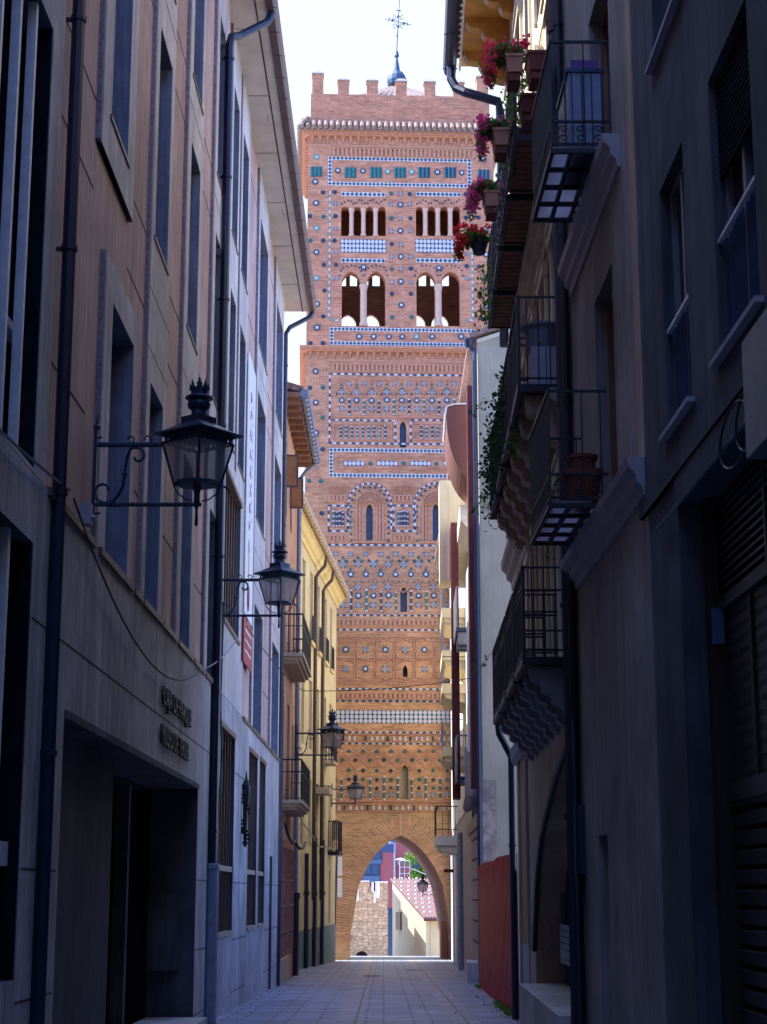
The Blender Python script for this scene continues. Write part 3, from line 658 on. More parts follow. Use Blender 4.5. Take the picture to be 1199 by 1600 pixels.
mb=MB();mb.hexa([L3.p(57.7,-7,16.4),L3.p(57.7,.5,14.2),L3.p(83.0,.5,14.2),L3.p(83.0,-7,16.4),L3.p(57.7,-7,16.6),L3.p(57.7,.6,14.36),L3.p(83.0,.6,14.36),L3.p(83.0,-7,16.6)])
part('roof',mb,M['roof_tile'],yel)
for Y in (71.85,75.2): pipe(L3,yel,Y,.08,-.3,13.0,.075,'pipe_brown',extra=[L3.p(Y,.18,13.2),L3.p(Y,.45,13.5),L3.p(Y,.52,13.9)])
for Y,zt in ((71.85,2.2),(75.2,2.2),(68.6,1.5)):
    m=MB();m.tube([L3.p(Y,.13,-2.95),L3.p(Y,.13,zt)],.085,8);m.lathe([(.12,0),(.12,.15)],L3.p(Y,.13,-.1),8);part('pipe_guard',m,M['pipe_navy'],yel)
for a,b in wy[1:]:
    for z0 in (10.1,):
        m=bars(L3,a-.05,b+.05,z0,z0+1.0,.1,.12,.012);L3.box(m,a-.06,b+.06,.08,.12,z0+1,z0+1.03);L3.box(m,a-.06,b+.06,.0,.12,z0,z0+.03)
        part('window_guard',m,M['iron'],yel)
    m=MB();L3.box(m,a-.1,b+.1,0,.12,9.95,10.09);part('sill',m,M['yellow_trim'],yel)
b=balcony(L3,yel,76.2,78.0,0,.5,5.65,1.1,slab=.12,step=.12);b=balcony(L3,yel,72.9,74.8,0,.6,4.3,.05,slab=.25,step=.5,slabm='balcony_stone')
b=balcony(L3,yel,79.0,80.9,0,.5,1.8,1.35,slab=.14,step=.1,slabm='iron')
m=MB();L3.box(m,81.4,81.8,.01,.25,2.4,3.3);part('meter_box',m,M['balcony_stone'],yel)
# ------------------------------------------------------------------ LANTERNS
def lantern(base,label):
    r=root('wall_lantern',label,'lantern',base,'iron wall lanterns along the street')
    bx,by,bz=base;P=lambda x,z,y=0:(bx+x,by+y,bz+z);A=1.1
    m=MB();m.box(bx+.0,bx+.035,by-.03,by+.03,bz-.14,bz+.84);m.tube([P(.02,.84),P(.03,1.0)],[.02,.003],5)
    m.ball(P(.02,.84),.04);m.tube([P(.03,-.1),P(.09,-.09)],.012,4);m.tube([P(.03,.72),P(.08,.73)],.012,4)
    m.tube([P(0,0),P(A+.05,0)],.022,6)
    for k in range(18): m.ball(P(.25+k*.045,0),.027,4)
    m.tube([P(0,.65),P(.72,.65)],.028,6)
    sp=lambda cx,cz,r0,a0,a1,n=14,sh=.75:[P(cx+r0*(1-sh*i/n)*math.cos(a0+(a1-a0)*i/n),cz+r0*(1-sh*i/n)*math.sin(a0+(a1-a0)*i/n)) for i in range(n+1)]
    lowc=sp(.13,.15,.14,-1.2,-1.2-5.0);upc=sp(.46,.52,.11,2.3,2.3-5.2)
    m.tube(lowc[::-1]+[P(.26,.08),P(.32,.2),P(.335,.36),P(.35,.5)]+upc,.017,5)
    m.tube(sp(.38,.71,.045,-1.2,3.4,8,.5),.009,4);m.tube(sp(.56,.71,.05,-1.6,3.6,8,.5),.009,4);m.ball(P(.335,.33),.032);m.ball(P(.2,.015),.045)
    part('bracket',m,M['iron_blue'],r)
    q=math.radians(8);c=P(A,0)
    m=MB();m.lathe([(.012,-.23),(.02,-.2),(.012,-.05),(.035,0),(.03,.1),(.045,.2),(.25,.215),(.25,.235),(.02,.24)],c,8)
    fr_=[]
    for k in range(4):
        a=q+k*math.pi/2;e=lambda rr,z:(c[0]+rr*math.cos(a),c[1]+rr*math.sin(a),c[2]+z)
        m.tube([e(.245,.22),e(.375,.66)],.013,4);a2=a+math.pi/2
        for rr,z in ((.245,.22),(.375,.66),(.385,.75)):
            m.tube([(c[0]+rr*math.cos(a),c[1]+rr*math.sin(a),c[2]+z),(c[0]+rr*math.cos(a2),c[1]+rr*math.sin(a2),c[2]+z)],.013,4)
        for t in range(1,9):
            f=t/9;x=c[0]+.38*(math.cos(a)*(1-f)+math.cos(a2)*f);y=c[1]+.38*(math.sin(a)*(1-f)+math.sin(a2)*f)
            m.tube([(x,y,c[2]+.66),(x,y,c[2]+.75)],.014,4)
        m.tube([e(.05,.04),e(.13,.06),e(.21,.13),e(.25,.21)],.008,4)
        if k!=2: m.tube([e(.25,.215),e(.30,.20),e(.36,.14)],[.008,.015,.002],4)
    part('frame',m,M['iron_blue'],r)
    m=MB();m.lathe([(.23,.225),(.36,.655)],c,4,rot=q);g=part('glass',m,M['lamp_glass'],r,norm=False)
    m=MB();m.lathe([(.38,.745),(.475,.745),(.47,.765),(.34,.81),(.20,.875),(.185,.885),(.185,.95),(.16,.955),(.09,.96)],c,4,rot=q)
    m.lathe([(.09,.955),(.08,1.0),(.08,1.03)],c,10);m.lathe([(.07,1.02),(.115,1.05),(.125,1.09),(.115,1.12),(.08,1.14)],c,16)
    m.lathe([(.08,1.14),(.15,1.155),(.145,1.17),(.09,1.2)],c,16);rf=part('roof',m,M['iron_blue'],r)
    m=MB();m.lathe([(.085,1.18),(.095,1.27),(.08,1.27)],c,12)
    for k in range(8):
        a=k*math.pi/4;h=.085 if k%2 else .05;m.tube([(c[0]+.088*math.cos(a),c[1]+.088*math.sin(a),c[2]+1.25),(c[0]+.1*math.cos(a),c[1]+.1*math.sin(a),c[2]+1.27+h)],[.022,.003],4)
    m.lathe([(.02,1.25),(.03,1.34),(.012,1.36),(.02,1.375),(.002,1.40)],c,6);part('crown',m,M['iron_blue'],rf)
    return r
lan=lantern(L1.p(17.7,.07,3.98),'nearest and largest looking lantern with a crown, on the grey museum wall over its entrance')
def relan(p,label,s=1,rot=0):
    o=copy_tree(lan,Vector(p)-Vector(lan.location),label=label);o.scale=(s,s,s);o.rotation_euler=(0,0,rot);return o
relan(L1.p(30.7,.09,4.86),'crowned lantern in front of the tall bronze-barred upper window of the museum')
relan(L1.p(57.3,.03,4.43),'crowned lantern at the grey downpipe between the salmon and the yellow house',1.1)
l4=relan(L3.p(80.4,.02,4.0),'small farthest street lantern on the far end of the yellow house before the brick tower')
# cables
def cable(pts,label,r=.012,m='cable_black',sag=0,n=14):
    P=[]
    for a,b in zip(pts,pts[1:]):
        a=Vector(a);b=Vector(b)
        for i in range(n):
            t=i/n;p=a.lerp(b,t);p.z-=sag*4*t*(1-t);P.append(p)
    P.append(Vector(pts[-1]));mb=MB();mb.tube(P,r,5);return top('cable',mb,M[m],label,'cable')
cable([L1.p(11,.12,3.5),L1.p(16.0,.16,3.74)],'grey twin cable running in from the left edge to the near dark downpipe',.014,'cable_grey',.05)
cable([L1.p(16.2,.16,3.7),L1.p(27.7,.14,3.5),],'dark cable hanging in a long curve across the stone above the museum entrance',.012,'cable_black',.75)
cable([L1.p(27.7,.14,3.5),L1.p(33.5,.2,4.85)],'pale cable rising from the stone wall to the second lantern',.012,'cable_grey',.1)
cable([L1.p(35.5,.2,5.4),L1.p(49,.7,5.6),(2.55,47,5.75)],'thin black wire crossing high over the street in front of the tower',.011,'cable_black',.12)
cable([L1.p(31.2,.14,5.2),L1.p(31.2,.12,3.2),L1.p(31.3,.16,2.4),L1.p(31.15,.12,1.2),L1.p(31.2,.12,-2)],'black cable running down the wall beside the second dark downpipe',.02,'cable_black')
cable([L1.p(49.5,.2,1.9),L1.p(53,.3,1.5),L1.p(57.2,.4,1.6)],'bundle of black cables drooping under the lower balcony of the salmon house',.05,'cable_black',.2)
cable([L3.p(60,.1,3.9),L3.p(71,.14,2.2),L3.p(76,.14,2.0),L3.p(82,.12,2.3)],'cable sagging along the yellow wall between its brown downpipes',.03,'balcony_stone',.2)
# sign post seen edge-on before the arch
sp_=root('sign_post','thin dark post carrying a pale double sign, standing left of the tower arch','sign post',(-2.30,84.6,gz(84.6)))
mb=MB();mb.tube([(-2.36,84.6,gz(84.6)),(-2.24,84.6,2.0)],.05,8);mb.lathe([(.05,0),(.07,.05),(.01,.12)],(-2.24,84.6,2.0),8);part('pole',mb,M['pipe_navy'],sp_)
for k in range(2):
    m=MB();m.box(-2.20,-1.98,84.56,84.62,.55-1.0*k+.25,1.35-1.0*k+.35);part('sign_panel',m,M['sign_white'],sp_)
mb=MB()
for z in (.86,-.15,1.55,-.28+.0): mb.box(-2.3,-1.95,84.63,84.66,z,z+.04)
part('clamp',mb,M['pipe_grey'],sp_)
# ------------------------------------------------------------------ BRICK TOWER
XC,YC,AL=.93,86.,math.atan(.045);ca,sa=math.cos(AL),math.sin(AL)
def tp(u,w_,v): return (XC+u*ca+w_*sa,YC+u*sa-w_*ca,v)
def T0(px,py,w_=0.):
    r=ray(px,py);nx,ny=sa,-ca;t=(w_+XC*nx+YC*ny)/(r[0]*nx+r[1]*ny)
    x,y,z=r[0]*t,r[1]*t,r[2]*t
    return ((x-XC)*ca+(y-YC)*sa,z)
def tc(oy): return lambda x,y:T0(440+x/3.3306,oy+y/3.3306)
T1,T2,T3,T4,T5,T6=tc(0),tc(220),tc(540),tc(830),tc(1080),tc(1260)
def tbox(m,u0,u1,w0,w1,v0,v1,k=0):
    m.hexa([tp(u0,w0,v0),tp(u0,w1,v0),tp(u1,w1,v0),tp(u1,w0,v0),tp(u0,w0,v1),tp(u0,w1,v1),tp(u1,w1,v1),tp(u1,w0,v1)],k)
tow=root('brick_tower','tall brick bell tower with blue and white tiles and a pointed street arch','tower',(XC,YC,-3.2))
HW=4.95;DP=8.1
v=lambda py:T0(627,py)[1]
vb0,vb1,vb2,vb3=-3.6,v(1262),v(548),v(196)       # ground, top of plain base, mid cornice, top cornice
def front(m,u0,u1,v0,v1,ops,wf,th,k=0,kr=0,sgn=1):
    """wall pierced by openings given as polygons-by-columns: ops=(uc,half,vbase,vspring,vapex)"""
    cuts=sorted(set([u0,u1]+[x for o in ops for x in ([o[0]+o[1]*i/6 for i in range(-6,7)])]))
    for a,b in zip(cuts,cuts[1:]):
        if b-a<1e-6: continue
        um=(a+b)/2;here=sorted([o for o in ops if o[0]-o[1]<um<o[0]+o[1]],key=lambda o:o[2])
        def top_(o,u):
            t=min(1,abs(u-o[0])/o[1])
            if len(o)>5 and o[5]=='r': return o[3]+(o[4]-o[3])*math.sqrt(max(0,1-t*t))
            R_=1.35;return o[3]+(o[4]-o[3])*max(0,(math.sqrt(max(0,R_*R_-(t+R_-1)**2)))/math.sqrt(R_*R_-(R_-1)**2))
        lo=(v0,v0)
        for o in here:
            if o[2]>lo[0]+1e-6:
                for w_ in (wf,wf-th): m.face([tp(a,w_,lo[0]),tp(b,w_,lo[1]),tp(b,w_,o[2]),tp(a,w_,o[2])],k)
                m.face([tp(a,wf,o[2]),tp(b,wf,o[2]),tp(b,wf-th,o[2]),tp(a,wf-th,o[2])],kr)
            ta,tb=top_(o,a),top_(o,b)
            m.face([tp(a,wf,ta),tp(b,wf,tb),tp(b,wf-th,tb),tp(a,wf-th,ta)],kr)
            lo=(ta,tb)
        for w_ in (wf,wf-th): m.face([tp(a,w_,lo[0]),tp(b,w_,lo[1]),tp(b,w_,v1),tp(a,w_,v1)],k)
    for o in ops:
        for s_ in (-1,1):
            u=o[0]+s_*o[1];m.face([tp(u,wf,max(o[2],v0)),tp(u,wf,o[3]),tp(u,wf-th,o[3]),tp(u,wf-th,max(o[2],v0))],kr)
    for u in (u0,u1): m.face([tp(u,wf,v0),tp(u,wf,v1),tp(u,wf-th,v1),tp(u,wf-th,v0)],k)
    for vv in (v0,v1): m.face([tp(u0,wf,vv),tp(u1,wf,vv),tp(u1,wf-th,vv),tp(u0,wf-th,vv)],k)
# --- base with the street arch
ac=T0(627.5,1440)[0];ah=2.46;vsp=T0(627,1462)[1];vap=T0(627,1305)[1]
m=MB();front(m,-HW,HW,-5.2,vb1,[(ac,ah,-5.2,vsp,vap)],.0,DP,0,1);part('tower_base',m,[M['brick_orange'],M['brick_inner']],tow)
m=MB()  # voussoir ring
def arc(t,off=0):
    R_=1.35;s_=1 if t>0 else -1;a=abs(t);k=math.sqrt(R_*R_-(R_-1)**2)
    th0=math.acos((R_-1)/R_);th=th0*(1-a)      # angle from springing
    x=(R_*math.cos(th)-(R_-1));y=R_*math.sin(th)/k
    nx,ny=math.cos(th)*(vap-vsp),math.sin(th)*ah;l=math.hypot(nx,ny)
    return (ac+s_*(x*ah+off*nx/l),vsp+y*(vap-vsp)+off*ny/l)
for s_ in (-1,1):
    n=26;L_=0
    for i in range(n):
        a,b=s_*(.0005+(1-.0005)*i/n),s_*(.0005+(1-.0005)*(i+1)/n)
        a,b=s_*(1-abs(b)) if False else a,b
        p0,p1,q1,q0=arc(a),arc(b),arc(b,.95),arc(a,.95);d=math.hypot(p1[0]-p0[0],p1[1]-p0[1])
        if i==0: q0=(ac,q0[1]+.25)
        m.face([tp(p0[0],.012,p0[1]),tp(p1[0],.012,p1[1]),tp(q1[0],.012,q1[1]),tp(q0[0],.012,q0[1])],0,[(0,L_),(0,L_+d),(.95,L_+d*1.1),(.95,L_)])
        m.face([tp(p0[0],.012,p0[1]),tp(p1[0],.012,p1[1]),tp(p1[0],-.02,p1[1]),tp(p0[0],-.02,p0[1])],0,[(0,L_),(0,L_+d),(.03,L_+d),(.03,L_)])
        L_+=d
part('arch_ring',m,M['brick_voussoir'],tow)
for s_ in (-1,1):
    m=MB();u=ac+s_*ah
    tbox(m,min(u-s_*.12,u+s_*.35),max(u-s_*.12,u+s_*.35),-.5,.05,vsp-.12,vsp+.02)
    tbox(m,min(u-s_*.07,u+s_*.3),max(u-s_*.07,u+s_*.3),-.45,.035,vsp-.24,vsp-.125);part('impost',m,M['brick_relief'],tow)
for s_ in (1,):
    m=MB();u=ac+s_*ah      # inner rib of the passage, seen as a second brick edge
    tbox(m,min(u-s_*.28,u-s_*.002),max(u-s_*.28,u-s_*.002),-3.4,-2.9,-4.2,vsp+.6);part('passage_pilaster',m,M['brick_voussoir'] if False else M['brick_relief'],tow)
# --- middle shaft (closed) and belfry (open, two storeys of arches back and front)
def slit(px,pt,pb,crop,hw): 
    a=crop(px,pt);b=crop(px,pb);return (a[0],hw,b[1],a[1]-.35,a[1])
slits=[(T3,634,395,530,.17,'s'),(T3,460,825,1014,.17,'b'),(T3,805,825,1014,.17,'b'),(T4,638,292,420,.17,'s'),(T4,646,697,757,.12,'d'),(T5,644,385,563,.18,'y')]
so_=[]
for c_,x,a,b,hw,kd in slits: so_.append(slit(x,a,b,c_,hw))
mid=[o for o in so_]
m=MB();front(m,-HW,HW,vb1+.002,vb2,mid,.0,.7,0,0)
for s_ in (-1,1): tbox(m,min(s_*HW,s_*(HW-.7)),max(s_*HW,s_*(HW-.7)),-DP,-.702,vb1+.002,vb2)
tbox(m,-HW+.7,HW-.7,-DP,-DP+.7,vb1+.002,vb2);tbox(m,-HW+.7,HW-.7,-DP+.7,-.75,vb2-.4,vb2-.01)
part('tower_shaft',m,M['brick_pink'],tow)
for o,(c_,x,a,b,hw,kd) in zip(so_,slits):
    m=MB();tbox(m,o[0]-hw-.05,o[0]+hw+.05,-.32,-.28,o[2]-.05,o[4]+.1);part('slit_window',m,M['slit_beige' if kd=='y' else 'interior_dark' if kd=='d' else 'slit_blue'],tow)
ops=[]
def op(x0,x1,yt,yb,kind,sh):
    a=T2(x0,yb);b=T2(x1,yb);t=T2((x0+x1)/2,yt);ops.append(((a[0]+b[0])/2,(b[0]-a[0])/2,a[1],t[1]-sh,t[1],kind))
for x0,x1 in ((312,355),(377,417),(440,480),(503,545),(702,740),(763,805),(828,870),(893,933)): op(x0,x1,342,495,'r',.2)
lowo=[]
for x0,x1 in ((315,412),(445,543),(705,803),(836,933)): op(x0,x1,680,964,'p',.62)
m=MB();vt=T1(500,497)[1]
front(m,-HW,HW,vb2+.002,vb3+.4,ops,.0,.6,0,0);front(m,-HW+.61,HW-.61,vb2+.002,vb3+.4,[(o[0],o[1],o[2]-(.15 if o[5]=='r' else 0),o[3]+.1,o[4]+.12,o[5]) for o in ops],-7.3,.25,0,0)
for s_ in (-1,1):
    tbox(m,min(s_*HW,s_*(HW-.6)),max(s_*HW,s_*(HW-.6)),-DP,-.602,vb2+.002,vb3+.4)
tbox(m,-HW+.61,HW-.61,-DP+.61,-.61,vb3-.6,vb3+.39)
part('belfry',m,M['brick_rose'],tow)
def lath(m,u,w_,prof,n=10):
    c=tp(u,w_,0);m.lathe(prof,c,n)
for i,xs_ in enumerate(((366,428,492),(751,816,881))):
    for x in xs_:
        u,v0=T2(x,495);v1=T2(x,352)[1];m=MB();lath(m,u,-.05,[(.15,v0),(.15,v0+.1),(.115,v0+.16),(.112,v1-.25),(.15,v1-.08),(.16,v1)],10);part('colonnette',m,M['column_stone'],tow)
for x in (429,820):
    u,v0=T2(x,963);v1=T2(x,750)[1];m=MB();lath(m,u,-.08,[(.22,v0),(.22,v0+.15),(.175,v0+.22),(.17,v1-.35),(.22,v1-.1),(.23,v1+.02)],12);part('colonnette',m,M['column_stone'],tow)
# --- cornices, roof skirt, battlements
def cornice(vt_,vbm,label,n=24,W=.34):
    m=MB();h=vt_-vbm
    for j,(w_,a,b) in enumerate(((W,.86,1.0),(W*.8,.74,.855),(W*.62,.66,.735))):
        tbox(m,-HW-w_,HW+w_,-DP-w_,w_,vbm+h*a,vbm+h*b)
    for i in range(n):      # pointed little corbel arches
        u=-HW+(i+.5)*2*HW/n;s_=HW/n*.42
        tbox(m,u-s_,u+s_,.0,W*.34,vbm+h*.5,vbm+h*.655);tbox(m,u-s_*.65,u+s_*.65,.0,W*.24,vbm+h*.32,vbm+h*.498)
        tbox(m,u-s_*.35,u+s_*.35,0,W*.14,vbm+h*.16,vbm+h*.318)
    tbox(m,-HW,HW,0,.03,vbm+h*.0,vbm+h*.14)
    part('cornice',m,M['brick_relief'],tow,label)
    for s_ in (-1,1):
        m=MB()
        for i in range(20):
            y=-.2-(i+.5)*(DP-.4)/20;u=s_*HW
            tbox(m,min(u,u+s_*W*.5),max(u,u+s_*W*.5),y-.12,y+.06,vbm+h*.3,vbm+h*.655)
        part('side_corbels',m,M['brick_relief'],tow)
def dentils(c_,x0,x1,y0,y1,n,wd=.07,frac=.55,name='dentil_band'):
    a=c_(x0,y1);b=c_(x1,y0);m=MB();du=(b[0]-a[0])/n
    tbox(m,a[0]-.03,b[0]+.03,0,.05,b[1],b[1]+.06);tbox(m,a[0]-.03,b[0]+.03,0,.05,a[1]-.06,a[1])
    for i in range(n):
        u=a[0]+(i+.5)*du;tbox(m,u-du*frac/2,u+du*frac/2,0,wd,a[1]+.001,b[1]-.001)
    part(name,m,M['brick_relief'],tow)
cornice(T1(500,688)[1],T1(500,768)[1],None);dentils(T1,262,988,786,810,32)
cornice(T3(500,12)[1],T3(500,85)[1],None);dentils(T3,258,985,108,130,32)
vr=T1(500,640)[1];rt_=MB();n=34;W=.50;v0=T1(500,688)[1]+.02
for i in range(n):
    u=-HW-W+.15+(i)*(2*(HW+W)-.3)/(n-1);pts_=[tp(u,W+.04,v0+.02),tp(u,.0,v0+.5),tp(u,-.35,v0+.8)];rt_.tube(pts_,[.12,.105,.1],8)
for i in range(n):
    u=-HW-W+.05+(i)*(2*(HW+W)-.1)/(n-1);rt_.tube([tp(u,W-.04,v0-.09),tp(u,W-.3,v0-.06)],.085,6)
tbox(rt_,-HW-W,HW+W,-DP-W,W-.05,v0-.04,v0+.03)
for s_ in (-1,1):
    for i in range(26):
        y=W-(i+.5)*(DP+2*W)/26;rt_.tube([tp(s_*(HW+W+.03),y,v0+.02),tp(s_*HW,y,v0+.62)],[.135,.12],7)
part('tile_skirt',rt_,M['skirt_tile'],tow)
WB=.45;bs=v0+.25;vt=T0(627,149,-.45)[1]
m=MB();HB=HW-.12
for s_ in (-1,1): tbox(m,min(s_*HB,s_*(HB-.5)),max(s_*HB,s_*(HB-.5)),-DP+.3,-WB-.505,bs,vt)
tbox(m,-HB,HB,-WB-.5,-WB,bs,vt);tbox(m,-HB+.51,HB-.51,-DP+.3,-DP+.8,bs,vt);tbox(m,-HW+.2,HW-.2,-DP+.1,-.1,bs-.3,bs-.002)
part('parapet',m,M['brick_rose'],tow)
def merlon(u,w_,h=0):
    m=MB();s_=.30;tbox(m,u-s_,u+s_,w_-.5,w_,vt+.001,vt+.78+h);o=part('merlon',m,M['brick_rose'],tow)
    m=MB();z=vt+.781+h;a=s_+.03
    tbox(m,u-a,u+a,w_-.55,w_+.05,z,z+.06)
    b0=[tp(u-a,w_+.05,z+.06),tp(u+a,w_+.05,z+.06),tp(u+a,w_-.55,z+.06),tp(u-a,w_-.55,z+.06)];b1=[tp(u-.17,w_-.13,z+.27),tp(u+.17,w_-.13,z+.27),tp(u+.17,w_-.37,z+.27),tp(u-.17,w_-.37,z+.27)]
    m.hexa(b0+b1);part('merlon_cap',m,M['cap_stone'],o)
us=[T0(440+x/3.3306,135,-WB)[0] for x in (325,475,625,774,924)]
merlon(-HB+.37,-WB,.36);[merlon(u,-WB) for u in us];merlon(HB-.37,-WB,.36)
for y in (-2.6,-4.4): merlon(-HB+.37,y);merlon(HB-.37,y)
m=MB();cz=T0(627,150,-4)[1];c=tp(0,-4.05,0)
m.lathe([(4.2,cz-1.6),(.3,cz+.55)],c,4,rot=math.pi/4+AL)
for k in range(4):
    a=math.pi/4+AL+k*math.pi/2;a2=a+math.pi/2
    for i in range(14):
        f=(i+.5)/14;bx=c[0]+4.22*(math.cos(a)*(1-f)+math.cos(a2)*f);by=c[1]+4.22*(math.sin(a)*(1-f)+math.sin(a2)*f)
        g=max(.08,abs(2*f-1));m.tube([(bx,by,cz-1.58),(bx+(c[0]-bx)*(1-g)*.95,by+(c[1]-by)*(1-g)*.95,cz-1.58+2.13*(1-g)*.95)],.09,5)
part('roof',m,M['skirt_tile'],tow)
z=lambda py:T0(625,py,-4.05)[1]
m=MB();m.lathe([(.52,z(134)),(.56,z(128)),(.52,z(121)),(.38,z(115)),(.2,z(112.5)),(.2,z(112)),(.07,z(92)),(.06,z(91)),(.15,z(88)),(.07,z(80)),(.03,z(79))],c,12)
part('dome_spire',m,M['lead_blue'],tow)
m=MB();m.tube([(c[0],c[1],z(80)),(c[0]+.05,c[1],z(56)),(c[0]+.1,c[1],z(30)),(c[0]+.2,c[1],z(-14))],[.03,.03,.025,.02],5)
zc=z(34);x0=c[0]+.09
for dx,dz in ((0,.32),(0,-.3),(-.33,.08),(.33,-.1)): m.ball((x0+dx,c[1],zc+dz),.085)
m.tube([(x0-.75,c[1],zc+.18),(x0+.75,c[1],zc-.2)],.02,4)
for sx in (-1,1):
    for sz in (-1,1):
        m.tube([(x0+sx*.1,c[1],zc+sz*.12),(x0+sx*.13,c[1],zc+sz*.3),(x0+sx*.28,c[1],zc+sz*.45)],.018,4);m.tube([(x0+sx*.15,c[1],zc+sz*.1),(x0+sx*.33,c[1],zc+sz*.25)],.018,4)
    m.tube([(x0+sx*.55,c[1],zc+.15*-sx+.14),(x0+sx*.48,c[1],zc-.15*sx),(x0+sx*.58,c[1],zc-.13*sx-.14)],.025,4)
m.tube([(x0-.1,c[1],zc+.72),(x0+.16,c[1],zc+.66)],.035,4);m.ball((c[0]+.03,c[1],z(56)),.06)
part('cross_vane',m,M['lead_blue'],tow)
# --- glazed tiles: prototypes lie in the tower face and are copied
def proto(name,m,mats,w_=0):
    me=bpy.data.meshes.new(name);me.from_pydata(m.v,[],m.f)
    for q in mats: me.materials.append(M[q])
    me.polygons.foreach_set('material_index',m.m)
    bm=bmesh.new();bm.from_mesh(me);bmesh.ops.recalc_face_normals(bm,faces=bm.faces);bm.to_mesh(me);bm.free();return me
LP=lambda u,v_,w_:(u*ca+w_*sa,u*sa-w_*ca,v_)
def pstar(c1,c2):
    m=MB();pl=[]
    for i in range(16):
        a=math.pi*2*i/16+math.pi/8*0;r=.185 if i%2==0 else .14;pl.append((r*math.sin(a),r*math.cos(a)))
    m.prism(pl,LP,-.01,.03,0)
    m.prism([(.082*math.sin(i*math.pi/4+.39),.082*math.cos(i*math.pi/4+.39)) for i in range(8)],LP,.0301,.045,1)
    return proto('star_tile',m,[c1,c2])
def pdisc(c):
    m=MB();m.prism([(.105*math.sin(i*math.pi/5),.105*math.cos(i*math.pi/5)) for i in range(10)],LP,-.01,.02,0)
    m.prism([(.075*math.sin(i*math.pi/5),.075*math.cos(i*math.pi/5)) for i in range(10)],LP,.0201,.045,1)
    return proto('glazed_disc',m,[c,c])
def pchk(c1,c2,n=5,r=.15):
    m=MB();s_=2*r/n
    for i in range(n):
        for j in range(n):
            if abs(i-(n-1)/2)+abs(j-(n-1)/2)>n/2+.6: continue
            u=-r+s_*i;v_=-r+s_*j;k=(i+j)%2;h=.03+.004*k
            p=[LP(u,v_,-.01),LP(u,v_,h),LP(u+s_,v_,h),LP(u+s_,v_,-.01),LP(u,v_+s_,-.01),LP(u,v_+s_,h),LP(u+s_,v_+s_,h),LP(u+s_,v_+s_,-.01)]
            m.hexa(p,k)
    return proto('checker_tile',m,[c1,c2])
def ppil(c,wt,h):
    m=MB();z0=0
    for k,f in enumerate((.07,.24,.07,.24,.07,.24,.07)):
        r=.068 if k%2==0 else .055;m.lathe([(r,z0+.001),(r,z0+h*f-.001)],LP(0,0,.02),8,1 if k%2==0 else 0);z0+=h*f
    return proto('tile_column',m,[c,wt])
PS=pstar('tile_blue','tile_white');PSt=pstar('tile_teal','tile_white');PD=pdisc('tile_navy');PDg=pdisc('tile_green');PCK=pchk('tile_white','tile_navy');PCR=pchk('tile_white','sign_red')
cnt={};lump={};RT=random.Random(3)
def put(name,me,u,v_,sc_=1.,w_=0):
    if abs(u)>HW-.12 or RT.random()<.03: return
    sc_*=RT.uniform(.93,1.06);u+=RT.gauss(0,.008);v_+=RT.gauss(0,.008) if name!='tile_column' else 0
    cnt[name]=cnt.get(name,0)+1
    p=Vector(tp(u,w_,v_))
    if cnt[name]>100:
        lump.setdefault(name,[]).append((me,p,sc_));return
    o=bpy.data.objects.new(name,me);COL.objects.link(o);o.parent=tow;o.location=p-WL[tow.name];o.scale=(sc_,sc_,sc_)
def star(c_,x,y,t=0,s=1): put('star_tile',PSt if t else PS,*c_(x,y),s)
def disc(c_,x,y,g=0,s=1): put('glazed_disc',PDg if g else PD,*c_(x,y),s)
def chk(c_,x,y,s=1): put('checker_tile',PCK,*c_(x,y),s)
LB=lambda c_,x0,y0,x1,y1:(c_(x0,(y0+y1)/2)[0],c_(x1,(y0+y1)/2)[0],c_((x0+x1)/2,y1)[1],c_((x0+x1)/2,y0)[1])
def run(m,u0,u1,v0,v1,kind,horizontal=True):
    """strip of tiles: kind 'd' diamonds, 's' dashes"""
    L_=(u1-u0) if horizontal else (v1-v0);t=(v1-v0) if horizontal else (u1-u0)
    tbox(m,u0,u1,0,.02,v0,v1,0)
    if kind=='d':
        n=max(1,round(L_/t));s_=L_/n
        for i in range(n):
            a=(i+.5)*s_;cu,cv=(u0+a,(v0+v1)/2) if horizontal else ((u0+u1)/2,v0+a);r=t*.46
            m.face([tp(cu-r,.026,cv),tp(cu,.026,cv-r),tp(cu+r,.026,cv),tp(cu,.026,cv+r)],1)
    else:
        n=max(2,round(L_/(t*2.2)));s_=L_/n
        for i in range(n):
            if i%2: continue
            a,b=i*s_,(i+1)*s_
            if horizontal: tbox(m,u0+a,u0+b,.02,.026,v0,v1,1)
            else: tbox(m,u0,u1,.02,.026,v0+a,v0+b,1)
def band(c_,x0,y0,x1,y1,kind,c2='tile_blue',c1='tile_white'):
    q=LB(c_,x0,y0,x1,y1);m=MB();run(m,q[0],q[1],q[2],q[3],kind,(x1-x0)>(y1-y0));part('tile_band',m,[M[c1],M[c2]],tow,norm=False)
def frame(c_,x0,y0,x1,y1,th,kind,c2='tile_blue',c1='tile_white',mats=None):
    u0,u1,v0,v1=LB(c_,x0,y0,x1,y1);t=th/3.3306*.0335;m=MB()
    run(m,u0,u1,v1-t,v1,kind);run(m,u0,u1,v0,v0+t,kind);run(m,u0,u0+t,v0+t,v1-t,kind,False);run(m,u1-t,u1,v0+t,v1-t,kind,False)
    part('tile_frame',m,[M[c1],M[c2]],tow,norm=False)
